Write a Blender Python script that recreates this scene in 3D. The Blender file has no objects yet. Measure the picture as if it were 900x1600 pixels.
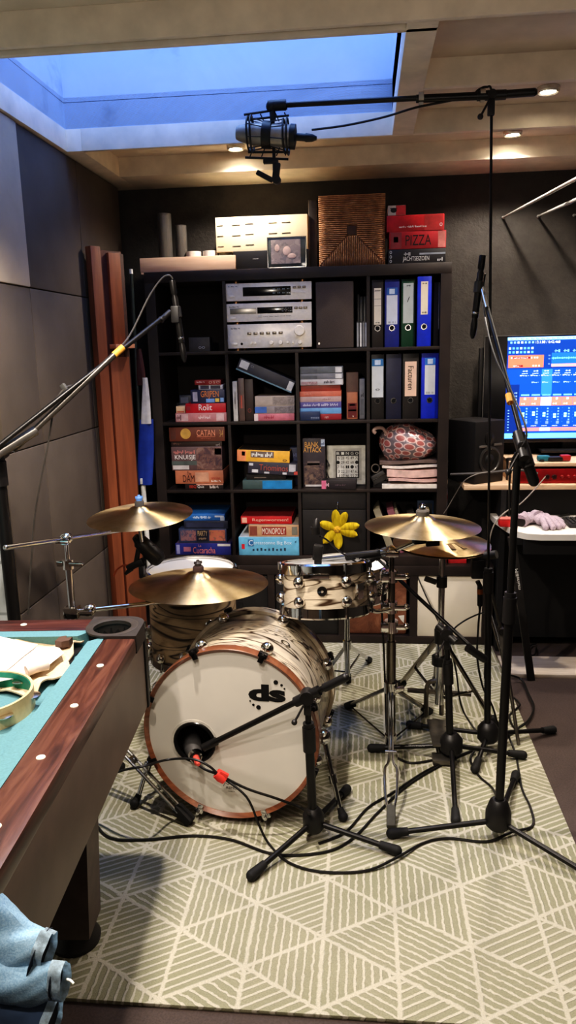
import bpy, bmesh, math, random
from mathutils import Vector as V, Matrix as M
random.seed(7)
COL = bpy.context.scene.collection
PI = math.pi
# ------------------------------------------------------------------ camera model (metres, Z up, bookcase front on Y=0)
CAM = V((1.0769, -3.7851, 1.5502)); YAW, PIT, ROL, FPX = -0.10342, 0.21425, -0.02385, 1180.0
_f = V((math.sin(YAW)*math.cos(PIT), math.cos(YAW)*math.cos(PIT), -math.sin(PIT)))
_r = V((math.cos(YAW), -math.sin(YAW), 0)); _u = _r.cross(_f)
CR = math.cos(ROL)*_r + math.sin(ROL)*_u; CU = -math.sin(ROL)*_r + math.cos(ROL)*_u
def ray(u, v): return _f + (u-450)/FPX*CR - (v-800)/FPX*CU
def at(u, v, y):                       # measured photo point -> point on the plane Y = y
    d = ray(u, v); return CAM + d*((y-CAM.y)/d.y)
def fl(u, v, h=0.0):                   # ... on the horizontal plane Z = h
    d = ray(u, v); return CAM + d*((h-CAM.z)/d.z)
def lx(u, v, x):
    d = ray(u, v); return CAM + d*((x-CAM.x)/d.x)
def setup_camera():
    cd = bpy.data.cameras.new('camera'); cam = bpy.data.objects.new('camera', cd); COL.objects.link(cam)
    cd.sensor_fit = 'VERTICAL'; cd.sensor_height = 36; cd.lens = 36*FPX/1600; cd.clip_start = .02
    m = M((CR, CU, -_f)).transposed().to_4x4(); m.translation = CAM
    cam.matrix_world = m; bpy.context.scene.camera = cam
setup_camera()
# ------------------------------------------------------------------ materials
def lin(c):
    o = []
    for x in c[:3]:
        x = x/255.0
        o.append(x/12.92 if x <= .04045 else ((x+.055)/1.055)**2.4)
    return (o[0], o[1], o[2], 1.0)
MATS = {}
class N:                                # small node-graph helper
    def __init__(s, name):
        s.m = bpy.data.materials.new(name); s.m.use_nodes = True; s.t = s.m.node_tree
        s.b = s.t.nodes['Principled BSDF']; s.out = s.t.nodes['Material Output']
    def n(s, typ, **kw):
        x = s.t.nodes.new(typ)
        for k, v in kw.items():
            if k.startswith('i_'): x.inputs[k[2:].replace('_', ' ')].default_value = v
            else: setattr(x, k, v)
        return x
    def l(s, a, b): s.t.links.new(a, b)
    def val(s, x, sock):
        if hasattr(x, 'is_linked') or hasattr(x, 'links'): s.l(x, sock)
        else: sock.default_value = x
    def math(s, op, a, b=0.0, c=None):
        x = s.t.nodes.new('ShaderNodeMath'); x.operation = op
        s.val(a, x.inputs[0]); s.val(b, x.inputs[1])
        if c is not None: s.val(c, x.inputs[2])
        return x.outputs[0]
    def mix(s, f, a, b):
        x = s.t.nodes.new('ShaderNodeMix'); x.data_type = 'RGBA'
        s.val(f, x.inputs[0]); s.val(a, x.inputs[6]); s.val(b, x.inputs[7]); return x.outputs[2]
    def obj(s): return s.n('ShaderNodeTexCoord').outputs['Object']
    def map(s, vec, scale=(1, 1, 1), rot=(0, 0, 0), loc=(0, 0, 0)):
        x = s.n('ShaderNodeMapping'); s.l(vec, x.inputs[0])
        x.inputs['Scale'].default_value = scale; x.inputs['Rotation'].default_value = rot; x.inputs['Location'].default_value = loc
        return x.outputs[0]
    def noise(s, vec, scale, det=3, rough=.55, dist=0.0):
        x = s.n('ShaderNodeTexNoise'); s.l(vec, x.inputs['Vector'])
        x.inputs['Scale'].default_value = scale; x.inputs['Detail'].default_value = det
        x.inputs['Roughness'].default_value = rough; x.inputs['Distortion'].default_value = dist
        return x.outputs[0]
    def ramp(s, f, stops):
        x = s.n('ShaderNodeValToRGB'); s.l(f, x.inputs[0]); e = x.color_ramp.elements
        while len(e) < len(stops): e.new(.5)
        for el, (p, c) in zip(e, stops): el.position = p; el.color = c if len(c) == 4 else lin(c)
        return x.outputs[0]
    def bump(s, h, st=.3, d=.01):
        x = s.n('ShaderNodeBump'); s.l(h, x.inputs['Height']); x.inputs['Strength'].default_value = st; x.inputs['Distance'].default_value = d
        s.l(x.outputs[0], s.b.inputs['Normal'])
    def set(s, **kw):
        for k, v in kw.items():
            k = k.replace('_', ' '); s.val(v, s.b.inputs[k])
def shade(c, k): return tuple(min(255, max(0, x*k)) for x in c)
def mat(c, rough=.55, metal=0.0, var=.10, scale=25.0, bump=0.0, emit=0.0, spec=.5):
    key = (tuple(c), rough, metal, var, scale, bump, emit, spec)
    if key in MATS: return MATS[key]
    g = N('surface_%03d' % len(MATS)); v = g.obj(); nz = g.noise(v, scale, 4)
    colr = g.ramp(nz, [(.3, shade(c, 1-var)), (.7, shade(c, 1+var))])
    g.set(Base_Color=colr, Roughness=rough, Metallic=metal, Specular_IOR_Level=spec)
    if bump: g.bump(nz, bump, .004)
    if emit: g.l(colr, g.b.inputs['Emission Color']); g.b.inputs['Emission Strength'].default_value = emit
    MATS[key] = g.m; return g.m
def art(cols, scale=40, rough=.45, stretch=(1, 1, 1)):            # busy printed artwork, abstract blobs only
    key = ('art', tuple(cols), scale, stretch)
    if key in MATS: return MATS[key]
    g = N('printed_art_%03d' % len(MATS)); v = g.map(g.obj(), stretch)
    a = g.noise(v, scale, 3, .6, 1.2)
    n = len(cols); st = [(.28+.44*i/max(1, n-1), c) for i, c in enumerate(cols)]
    r = g.n('ShaderNodeValToRGB'); r.color_ramp.interpolation = 'CONSTANT'; g.l(a, r.inputs[0]); e = r.color_ramp.elements
    while len(e) < n: e.new(.5)
    for el, (p, c) in zip(e, st): el.position = p; el.color = lin(c)
    b = g.noise(v, scale*.35, 2); mx = g.n('ShaderNodeMix'); mx.data_type = 'RGBA'
    g.l(b, mx.inputs[0]); g.l(r.outputs[0], mx.inputs[6]); mx.inputs[7].default_value = lin(cols[0])
    g.set(Base_Color=mx.outputs[2], Roughness=rough); MATS[key] = g.m; return g.m
BLACK = mat((26, 24, 24), .45); RUBBER = mat((22, 21, 21), .75, 0, .15, 60); STEEL = mat((205, 205, 205), .14, 1.0, .04)
CHROME = mat((225, 222, 218), .07, 1.0, .02); SHELF = mat((42, 33, 30), .5, 0, .14, 14, .05); STANDB = mat((28, 26, 25), .38, .3, .1)
WHITEP = mat((232, 226, 214), .6); CABLE = mat((24, 22, 20), .5)
GREYM = mat((120, 116, 112), .3, .9); TAPE = mat((206, 150, 62), .6); DARKSTEEL = mat((120, 114, 106), .22, 1.0, .1)
# ------------------------------------------------------------------ mesh building
def basis(z, x=None):
    z = z.normalized(); x = x or (V((1, 0, 0)) if abs(z.x) < .9 else V((0, 1, 0)))
    x = (x - z*x.dot(z)).normalized(); return M((x, z.cross(x), z)).transposed()
def RZ(a): return M.Rotation(a, 3, 'Z')
def RX(a): return M.Rotation(a, 3, 'X')
def RY(a): return M.Rotation(a, 3, 'Y')
class MB:
    def __init__(s): s.bm = bmesh.new(); s.uv = s.bm.loops.layers.uv.new('uv')
    def box(s, c, d, R=None, bev=0.0, seg=2):
        m = (R.to_4x4() if R else M.Identity(4)); m.translation = V(c)
        vs = bmesh.ops.create_cube(s.bm, size=1, matrix=m @ M.Diagonal((d[0], d[1], d[2], 1)))['verts']
        if bev:
            es = list({e for v in vs for e in v.link_edges})
            bmesh.ops.bevel(s.bm, geom=es, offset=min(bev, min(d)*.45), segments=seg, affect='EDGES', profile=.6)
        return s
    def bx(s, x0, x1, y0, y1, z0, z1, bev=0.0):
        return s.box(((x0+x1)/2, (y0+y1)/2, (z0+z1)/2), (abs(x1-x0), abs(y1-y0), abs(z1-z0)), None, bev)
    def cyl(s, a, b, r, r1=None, n=14):
        a, b = V(a), V(b); d = b-a
        m = basis(d).to_4x4(); m.translation = (a+b)/2
        bmesh.ops.create_cone(s.bm, cap_ends=True, cap_tris=False, segments=n, radius1=r, radius2=r if r1 is None else r1, depth=d.length, matrix=m)
        return s
    def sph(s, c, r, sc=(1, 1, 1), R=None, n=14):
        m = (R.to_4x4() if R else M.Identity(4)) @ M.Diagonal((sc[0]*r, sc[1]*r, sc[2]*r, 1)); m.translation = V(c)
        bmesh.ops.create_uvsphere(s.bm, u_segments=n, v_segments=max(6, n//2+1), radius=1, matrix=m); return s
    def lathe(s, prof, o=(0, 0, 0), ax=(0, 0, 1), n=40, R=None, close=False):
        o = V(o); B = R or basis(V(ax)); rm = max(p[0] for p in prof); rings = []
        for r, h in prof:
            if r < 1e-6: rings.append([s.bm.verts.new(o + B @ V((0, 0, h)))])
            else: rings.append([s.bm.verts.new(o + B @ V((r*math.cos(2*PI*i/n), r*math.sin(2*PI*i/n), h))) for i in range(n)])
        prs = list(zip(range(len(prof)), range(1, len(prof)))) + ([(len(prof)-1, 0)] if close else [])
        for j, k in prs:
            A, Bq = rings[j], rings[k]
            for i in range(n):
                i2 = (i+1) % n
                try:
                    if len(A) == 1 and len(Bq) == 1: continue
                    if len(A) == 1: f = s.bm.faces.new((A[0], Bq[i2], Bq[i])); us = [(i+.5, j), (i+1, k), (i, k)]
                    elif len(Bq) == 1: f = s.bm.faces.new((A[i], A[i2], Bq[0])); us = [(i, j), (i+1, j), (i+.5, k)]
                    else: f = s.bm.faces.new((A[i], A[i2], Bq[i2], Bq[i])); us = [(i, j), (i+1, j), (i+1, k), (i, k)]
                except ValueError: continue
                for lp, (q, w) in zip(f.loops, us): lp[s.uv].uv = (q/n*2*PI*rm, prof[w][1])
        return s
    def tube(s, pts, r, n=6, sub=6, taper=None):
        P = [V(p) for p in pts]
        if sub > 1 and len(P) > 2:
            Q = []
            for i in range(len(P)-1):
                p0, p1, p2, p3 = P[max(i-1, 0)], P[i], P[i+1], P[min(i+2, len(P)-1)]
                for k in range(sub):
                    t = k/sub
                    Q.append(.5*((2*p1)+(p2-p0)*t+(2*p0-5*p1+4*p2-p3)*t*t+(3*p1-p0-3*p2+p3)*t**3))
            Q.append(P[-1]); P = Q
        rings = []; x = None
        for i, p in enumerate(P):
            d = (P[min(i+1, len(P)-1)]-P[max(i-1, 0)])
            if d.length < 1e-7: d = V((0, 0, 1))
            B = basis(d, x); x = B.col[0].copy()
            rr = r if taper is None else r+(taper-r)*i/(len(P)-1)
            rings.append([s.bm.verts.new(p + B @ V((rr*math.cos(2*PI*k/n), rr*math.sin(2*PI*k/n), 0))) for k in range(n)])
        for A, Bq in zip(rings, rings[1:]):
            for k in range(n): s.bm.faces.new((A[k], A[(k+1) % n], Bq[(k+1) % n], Bq[k]))
        s.bm.faces.new(rings[0][::-1]); s.bm.faces.new(rings[-1]); return s
    def prism(s, pts, ext):
        e = V(ext); a = [s.bm.verts.new(V(p)) for p in pts]; b = [s.bm.verts.new(V(p)+e) for p in pts]; n = len(a)
        s.bm.faces.new(a[::-1]); s.bm.faces.new(b)
        for i in range(n): s.bm.faces.new((a[i], a[(i+1) % n], b[(i+1) % n], b[i]))
        return s
    def grid(s, fn, nu, nv, thick=None):
        g = [[s.bm.verts.new(V(fn(i/nu, j/nv))) for j in range(nv+1)] for i in range(nu+1)]
        for i in range(nu):
            for j in range(nv):
                f = s.bm.faces.new((g[i][j], g[i+1][j], g[i+1][j+1], g[i][j+1]))
                for lp, (a, b) in zip(f.loops, ((i, j), (i+1, j), (i+1, j+1), (i, j+1))): lp[s.uv].uv = (a/nu, b/nv)
        if thick: bmesh.ops.solidify(s.bm, geom=s.bm.faces[:], thickness=thick)
        return s
WL = {}                                   # world location of every node (only top-level things may turn)
def wl(o): return WL.get(o.name, V((0, 0, 0)))
def tag(o, label=None, cat=None, group=None, kind=None):
    for k, v in (('label', label), ('category', cat), ('group', group), ('kind', kind)):
        if v: o[k] = v
    return o
def obj(name, mb, m, parent=None, label=None, cat=None, group=None, kind=None, origin=None, flat=False, fix=True):
    bm = mb.bm
    if fix: bmesh.ops.recalc_face_normals(bm, faces=bm.faces[:])
    if origin is None and parent is None:
        c = [v.co for v in bm.verts]
        lo = [min(p[i] for p in c) for i in range(3)]; hi = [max(p[i] for p in c) for i in range(3)]
        origin = V(((lo[0]+hi[0])/2, (lo[1]+hi[1])/2, lo[2]))
    me = bpy.data.meshes.new(name); o = bpy.data.objects.new(name, me); COL.objects.link(o)
    W = V(origin) if parent is None else wl(parent)
    if parent is not None and origin is not None: W = V(origin)
    bmesh.ops.translate(bm, verts=bm.verts[:], vec=-W)
    bm.to_mesh(me); bm.free(); me.materials.append(m)
    if not flat:
        me.shade_smooth(); me.set_sharp_from_angle(angle=math.radians(38))
    o.location = W if parent is None else W - wl(parent)
    if parent is not None: o.parent = parent
    WL[o.name] = W
    return tag(o, label, cat, group, kind)
def thing(name, loc, label, cat, group=None):
    o = bpy.data.objects.new(name, None); COL.objects.link(o); o.location = loc; o.empty_display_size = .05
    WL[o.name] = V(loc); return tag(o, label, cat, group)
def clone(o, parent=None, **kw):
    c = o.copy(); COL.objects.link(c); c.parent = parent
    WL[c.name] = wl(o)
    for ch in list(o.children): clone(ch, c)
    return c
_tx = {}
def tmesh(s):
    if s[0] == '~' and s not in _tx:      # print too small to read in the photo: a row of uneven strokes
        n = int(s[1:]); rr = random.Random(n); vs = []; fs = []
        for i in range(n*2):
            a0 = i/(n*2)-.5; a1 = a0+.32/n; b1 = rr.choice((.1, .2, .5)); b0 = rr.choice((-.5, -.5, -.2))
            if i % 9 == 8: continue
            k = len(vs); vs += [(a0, b0), (a1, b0), (a1, b1), (a0, b1)]; fs.append((k, k+1, k+2, k+3))
        _tx[s] = (vs, fs)
    if s not in _tx:
        cu = bpy.data.curves.new('lettering', 'FONT'); cu.body = s.lstrip('^'); cu.resolution_u = 3; cu.offset = .05 if s[0] == '^' else 0
        o = bpy.data.objects.new('lettering', cu); COL.objects.link(o)
        dg = bpy.context.evaluated_depsgraph_get(); me = bpy.data.meshes.new_from_object(o.evaluated_get(dg))
        bpy.data.objects.remove(o)
        vs = [v.co.copy() for v in me.vertices]; fs = [tuple(p.vertices) for p in me.polygons]
        lo = [min(v[i] for v in vs) for i in (0, 1)]; hi = [max(v[i] for v in vs) for i in (0, 1)]
        _tx[s] = ([((v.x-lo[0])/(hi[0]-lo[0])-.5, (v.y-lo[1])/(hi[1]-lo[1])-.5) for v in vs], fs)
        bpy.data.meshes.remove(me)
    return _tx[s]
def addtext(mb, s, o, xa, ya, w, h):     # flat lettering fitted to w x h, facing xa x ya
    vs, fs = tmesh(s); o = V(o); xa = V(xa).normalized(); ya = V(ya).normalized()
    q = [mb.bm.verts.new(o + xa*(a*w) + ya*(b*h)) for a, b in vs]
    for f in fs:
        try: mb.bm.faces.new([q[i] for i in f])
        except ValueError: pass
    return mb
def text(parent, s, o, xa, ya, w, h, c=(235, 230, 220), name='lettering', emit=0.0):
    return obj(name, addtext(MB(), s, o, xa, ya, w, h), mat(c, .5, 0, .03, 25, 0, emit), parent, flat=True, fix=False)
def plate(mb, o, xa, ya, w, h, t=.0006):
    xa = V(xa).normalized(); ya = V(ya).normalized(); z = xa.cross(ya)
    return mb.box(V(o)-z*t*.5, (w, h, t), M((xa, ya, z)).transposed())
X, Y, Z = V((1, 0, 0)), V((0, 1, 0)), V((0, 0, 1))
# ================================================================== ROOM
ZC, ZB = 2.48, 2.39                       # ceiling boards / underside of the ceiling joists
SX0, SX1, SY0, SY1 = -.185, 1.192, -1.45, -.41   # skylight opening
RX0, RX1, RY0, RY1 = -.25, 3.3, -5.2, .41; RXL, JOG = -1.2, -1.22
def wallmat():
    g = N('dark_stucco'); v = g.obj(); a = g.noise(v, 14, 5, .65); b = g.noise(v, 60, 4, .7, .6)
    g.set(Base_Color=g.ramp(a, [(.3, (50, 47, 44)), (.72, (64, 60, 56))]), Roughness=.7)
    g.bump(g.math('ADD', g.math('MULTIPLY', a, .7), g.math('MULTIPLY', b, .5)), .5, .012); return g.m
def plankmat(name, c, seam=.2, axis=2, blot=.12):
    g = N(name); v = g.obj(); a = g.noise(v, 2.6, 5, .62, .4); sp = g.n('ShaderNodeSeparateXYZ'); g.l(v, sp.inputs[0])
    colr = g.ramp(a, [(.28, shade(c, 1-blot*2.2)), (.42, shade(c, 1-blot*.4)), (.75, c)])
    q = g.math('FRACT', g.math('DIVIDE', sp.outputs[axis], seam)); ln = g.math('LESS_THAN', q, .012)
    g.set(Base_Color=g.mix(ln, colr, lin(shade(c, .18))), Roughness=.6); return g.m
def blockmat():
    g = N('painted_block'); v = g.obj(); sp = g.n('ShaderNodeSeparateXYZ'); g.l(v, sp.inputs[0]); cb = g.n('ShaderNodeCombineXYZ')
    g.l(g.math('ADD', sp.outputs[0], sp.outputs[1]), cb.inputs[0]); g.l(sp.outputs[2], cb.inputs[1])
    br = g.n('ShaderNodeTexBrick'); g.l(cb.outputs[0], br.inputs[0])
    br.inputs['Color1'].default_value = lin((196, 202, 202)); br.inputs['Color2'].default_value = lin((186, 193, 194)); br.inputs['Mortar'].default_value = lin((150, 156, 157))
    br.inputs['Scale'].default_value = 1; br.inputs['Brick Width'].default_value = .45; br.inputs['Row Height'].default_value = .2; br.inputs['Mortar Size'].default_value = .006
    g.set(Base_Color=br.outputs[0], Roughness=.65); g.bump(g.noise(v, 50, 4), .3, .006); return g.m
def floormat():
    g = N('brown_floor'); v = g.obj(); a = g.noise(v, 3, 4); b = g.noise(v, 160, 3, .7)
    g.set(Base_Color=g.mix(.35, g.ramp(a, [(.3, (62, 50, 46)), (.7, (78, 64, 59))]), g.ramp(b, [(.35, (48, 40, 37)), (.65, (92, 78, 72))])), Roughness=.75); g.bump(b, .2, .002); return g.m
CEILM = mat((224, 208, 190), .6, 0, .05, 6); JOIST = mat((240, 226, 208), .55, 0, .05, 9)
obj('floor', MB().bx(RXL, RX1, RY0, RY1, -.1, 0), floormat(), kind='structure')
obj('wall_back', MB().bx(RX0, RX1+.1, RY1, RY1+.1, 0, 2.6), wallmat(), kind='structure')
BLOCK = blockmat()
obj('wall_left', MB().bx(RXL-.1, RX0, JOG, RY1+.1, 0, 2.6), BLOCK, kind='structure')
obj('wall_left', MB().bx(RXL-.1, RXL, RY0, JOG, 0, 2.6), BLOCK, kind='structure')
obj('wall_right', MB().bx(RX1, RX1+.1, RY0, RY1, 0, 2.6), mat((58, 54, 50), .8), kind='structure')
obj('wall_front', MB().bx(RXL-.1, RX1+.1, RY0-.1, RY0, 0, 2.6), mat((62, 58, 54), .8), kind='structure')
mb = MB()
mb.bx(RXL, SX0, RY0, RY1, ZC, ZC+.12); mb.bx(SX1, RX1, RY0, RY1, ZC, ZC+.12)
mb.bx(SX0, SX1, RY0, SY0, ZC, ZC+.12); mb.bx(SX0, SX1, SY1, RY1, ZC, ZC+.12)
obj('ceiling', mb, CEILM, kind='structure')
k = 1
def trim(x0, x1, y0, y1, z0=ZB, z1=ZC, m=None):
    global k
    obj('trim_%d' % k, MB().bx(x0, x1, y0, y1, z0, z1, .002), m or JOIST, kind='structure'); k += 1
trim(-.12, RX1, .10, RY1)                                   # boxed beam against the back wall
trim(-.12, SX1+.085, -.41, -.39); trim(SX1+.085, RX1, -.412, -.388)
trim(SX1+.085, RX1, -.975, -.95)
trim(RXL, RX1, -1.53, -1.51); trim(SX0, SX1+.085, -1.472, -1.45)
for y in (-2.07, -2.63, -3.19, -3.75, -4.31): trim(RXL, RX1, y-.025, y)
trim(SX1, SX1+.085, -1.51, -.41)                            # skylight side trimmer, right
trim(RX0, SX0, -1.51, -.41, ZB, ZC); trim(RX0, -.12, -.41, RY1, ZB, ZC)
# skylight shaft of white planks, their colour tinted with the sky's blue glow, open at the top to the evening sky
sk = thing('window_1', ((SX0+SX1)/2, (SY0+SY1)/2, ZC), None, None); tag(sk, kind='structure')
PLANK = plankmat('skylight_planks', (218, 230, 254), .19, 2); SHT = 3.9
for nm_, a in (('shaft_panel', (SX0-.03, SX1+.03, SY1, SY1+.02)), ('shaft_panel', (SX0-.03, SX1+.03, SY0-.02, SY0)), ('shaft_panel', (SX0-.03, SX0, SY0, SY1)), ('shaft_panel', (SX1, SX1+.03, SY0, SY1))):
    obj(nm_, MB().bx(*a, ZC-.002, SHT), PLANK, sk, origin=V((a[0], a[2], ZB)))
fr = MB()
for a in ((SX0-.03, SX1+.03, SY0-.02, SY0+.04), (SX0-.03, SX1+.03, SY1-.04, SY1+.02), (SX0-.03, SX0+.04, SY0, SY1), (SX1-.04, SX1+.03, SY0, SY1)): fr.bx(*a, SHT, SHT+.06)
obj('window_frame', fr, WHITEP, sk)
gg = N('skylight_glass'); gg.set(Base_Color=(1, 1, 1, 1), Roughness=.0, IOR=1.02); gg.b.inputs['Transmission Weight'].default_value = 1.0
tr = gg.n('ShaderNodeBsdfTransparent'); tr.inputs[0].default_value = (.96, .98, 1, 1); gl = gg.n('ShaderNodeBsdfGlossy'); gl.inputs['Roughness'].default_value = .02
mx = gg.n('ShaderNodeMixShader'); mx.inputs[0].default_value = .05; gg.l(tr.outputs[0], mx.inputs[1]); gg.l(gl.outputs[0], mx.inputs[2]); gg.l(mx.outputs[0], gg.out.inputs[0])
obj('pane', MB().bx(SX0-.03, SX1+.03, SY0-.02, SY1+.02, SHT+.06, SHT+.066), gg.m, sk)
# acoustic foam panels on the left wall, 60 x 60 cm
FOAM = mat((90, 80, 71), .9, 0, .06, 5, .1); FOAM_LIT = mat((176, 160, 140), .85, 0, .05, 5, .1)  # second colour is the same foam with lamplight painted in
cols = [(-.28, .32), (-.88, -.28), (JOG, -.88)]; rows = [(0.0, .597), (.6, 1.197), (1.2, 1.797), (1.8, 2.385)]
fl_lab = {(0, 1): 'grey foam wall panel behind the brown boards, second row from the floor', (0, 2): 'grey foam wall panel behind the brown boards, at chest height', (0, 3): 'grey foam wall panel in the far left corner under the ceiling',
 (0, 0): 'grey foam wall panel at floor level in the far left corner', (1, 0): 'grey foam wall panel low on the left wall beside the brown boards', (1, 1): 'grey foam wall panel behind the upper cymbal stand, left wall',
 (1, 2): 'grey foam wall panel beside the left boom arm, left of the brown boards', (1, 3): 'grey foam wall panel high on the left wall above the brown boards', (2, 3): 'grey foam wall panel, coloured as if lit, at the top left below the skylight',
 (2, 2): 'dark foam wall panel below the lit-coloured one, behind the left boom stand'}
for (i, j), lab in fl_lab.items():
    y0, y1 = cols[i]; z0, z1 = rows[j]; dx = .055 if (i, j) == (2, 3) else .05
    obj('acoustic_panel', MB().bx(RX0, RX0+dx, y0+.001, y1-.001, max(z0, .003), z1, .006), FOAM_LIT if (i, j) == (2, 3) else FOAM, None, lab, 'wall panel', 'grey foam panels on the left wall')
for z0, z1, w in ((.003, .597, 'lowest'), (.6, 1.197, 'middle')):
    obj('acoustic_panel', MB().bx(RX0, RX0+.05, JOG, -.881, z0, z1, .006), FOAM, None, 'narrow grey foam strip beside the white block wall, %s piece' % w, 'wall panel', 'grey foam panels on the left wall')
# ------------------------------------------------------------------ rug
def rugmat():
    g = N('geometric_rug'); sp = g.n('ShaderNodeSeparateXYZ'); g.l(g.obj(), sp.inputs[0])
    nz = g.n('ShaderNodeTexNoise'); g.l(g.obj(), nz.inputs['Vector']); nz.inputs['Scale'].default_value = 55; nz.inputs['Detail'].default_value = 3
    wob = g.math('MULTIPLY', g.math('SUBTRACT', nz.outputs[0], .5), .010)
    S = .2263
    a = g.math('DIVIDE', g.math('ADD', g.math('SUBTRACT', sp.outputs[0], .965), wob), S*.857)
    b = g.math('SUBTRACT', g.math('DIVIDE', g.math('ADD', g.math('ADD', sp.outputs[1], 1.835), wob), S), g.math('MULTIPLY', a, .5))
    ia = g.math('FLOOR', a); ib = g.math('FLOOR', b); fa = g.math('SUBTRACT', a, ia); fb = g.math('SUBTRACT', b, ib)
    sm = g.math('ADD', fa, fb); up = g.math('GREATER_THAN', sm, 1.0)
    cv = g.n('ShaderNodeCombineXYZ'); g.l(ia, cv.inputs[0]); g.l(ib, cv.inputs[1]); g.l(up, cv.inputs[2])
    wn = g.n('ShaderNodeTexWhiteNoise', noise_dimensions='3D'); g.l(cv.outputs[0], wn.inputs['Vector']); h = wn.outputs['Value']
    isA = g.math('LESS_THAN', h, .36); isB = g.math('MULTIPLY', g.math('LESS_THAN', h, .68), g.math('SUBTRACT', 1.0, isA)); isC = g.math('SUBTRACT', g.math('SUBTRACT', 1.0, isA), isB)
    t = g.math('ADD', g.math('ADD', g.math('MULTIPLY', isA, fa), g.math('MULTIPLY', isB, fb)), g.math('MULTIPLY', isC, sm))
    st = g.math('PINGPONG', g.math('MULTIPLY', t, 9.0), .5)              # 0 at a cream line, .5 mid stripe
    e1 = g.math('MINIMUM', fa, g.math('SUBTRACT', 1.0, fa)); e2 = g.math('MINIMUM', fb, g.math('SUBTRACT', 1.0, fb)); e3 = g.math('ABSOLUTE', g.math('SUBTRACT', sm, 1.0))
    ed = g.math('MINIMUM', g.math('MINIMUM', e1, e2), e3)
    m1 = g.n('ShaderNodeMapRange'); g.l(st, m1.inputs[0]); m1.inputs[1].default_value = .12; m1.inputs[2].default_value = .20
    m2 = g.n('ShaderNodeMapRange'); g.l(ed, m2.inputs[0]); m2.inputs[1].default_value = .02; m2.inputs[2].default_value = .04
    green = g.math('MULTIPLY', m1.outputs[0], m2.outputs[0])
    n2 = g.noise(g.obj(), 260, 3, .7); n3 = g.noise(g.obj(), 2.2, 3)
    cr = g.ramp(n2, [(.3, (178, 173, 157)), (.7, (200, 195, 180))]); gr = g.ramp(n2, [(.3, (140, 137, 116)), (.7, (162, 159, 138))])
    gr2 = g.mix(g.ramp(n3, [(.35, (0, 0, 0)), (.65, (150, 150, 150))]), gr, lin((128, 131, 102)))
    g.set(Base_Color=g.mix(green, cr, gr2), Roughness=.95, Specular_IOR_Level=.1)
    g.bump(g.math('ADD', g.math('MULTIPLY', green, -.5), g.math('MULTIPLY', n2, .3)), .6, .006); return g.m
rg = obj('rug', MB().bx(-.1, 1.733, -2.30, -.003, 0, .012, .004), rugmat(), None, 'large cream and sage rug with striped triangle pattern under the drum kit', 'rug', origin=V((0, 0, 0)))
RUG = .012
# threshold board and grey floor under the desk
g = N('pale_laminate'); v = g.map(g.obj(), (2, 30, 30)); a = g.noise(v, 3, 4, .6, .5)
g.set(Base_Color=g.ramp(a, [(.3, (206, 190, 172)), (.7, (232, 218, 202))]), Roughness=.4); LAM = g.m
obj('threshold_board', MB().bx(1.737, 3.2, -.375, -.16, 0, .02, .003), LAM, None, 'pale wooden board lying on the floor in front of the desk', 'board')
# ------------------------------------------------------------------ ceiling downlights
LENS = mat((255, 236, 206), .3, 0, .01, 10, 0, 40.0); RING = mat((225, 220, 210), .25, .6)
DL = [(.48, -.01, 'ceiling downlight left of the others, behind the skylight frame'), (1.745, -.01, 'far right ceiling downlight close to the back wall'), (1.765, -.60, 'nearer right ceiling downlight beyond the boom tail')]
for x, y, lab in DL:
    zd = ZC-.010; t = thing('ceiling_downlight', (x, y, ZC), lab, 'ceiling light', 'ceiling downlights')
    obj('ring', MB().lathe([(.028, .010), (.042, .010), (.042, -.004), (.036, -.010), (.028, -.006)], (x, y, zd), Z, 32, close=True), RING, t)
    obj('lens', MB().lathe([(0, -.004), (.029, -.004), (.029, -.001)], (x, y, zd), Z, 24), LENS, t)
# ================================================================== BOOKCASE
BH, BT, CW, DV = .437, .051, .335, .016; W = 1.49; DEP = .385
def shz(i): return BH + BT + (3-i)*(CW+DV)         # top surface of the shelf under row i
TOP = BH + W
bc = thing('bookcase', (W/2, DEP/2, BH), 'tall black-brown cube bookcase standing on the low black cabinet', 'bookcase')
obj('top_panel', MB().bx(0, W, 0, DEP, TOP-BT, TOP, .002), SHELF, bc)
obj('bottom_panel', MB().bx(0, W, 0, DEP, BH, BH+BT, .002), SHELF, bc)
obj('side_panel', MB().bx(0, BT, .001, DEP-.001, BH+BT, TOP-BT), SHELF, bc)
obj('side_panel', MB().bx(W-BT, W, .001, DEP-.001, BH+BT, TOP-BT), SHELF, bc)
for i in range(3):
    z = shz(i); obj('shelf_board', MB().bx(BT, W-BT, .004, DEP-.01, z-DV, z, .001), SHELF, bc)
cx = [BT + j*(CW+DV) for j in range(4)]
for i in range(4):
    for j in range(1, 4):
        if i == 0 and j == 2: continue                 # no divider behind the hi-fi
        obj('divider', MB().bx(cx[j]-DV, cx[j], .006, DEP-.012, shz(i), shz(i)+CW), SHELF, bc)
obj('dark_backing', MB().bx(.01, W-.01, DEP-.008, DEP, BH+BT, TOP-BT), mat((36, 28, 26), .8), bc)  # dark sheet added so the open bays stay black
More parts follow.
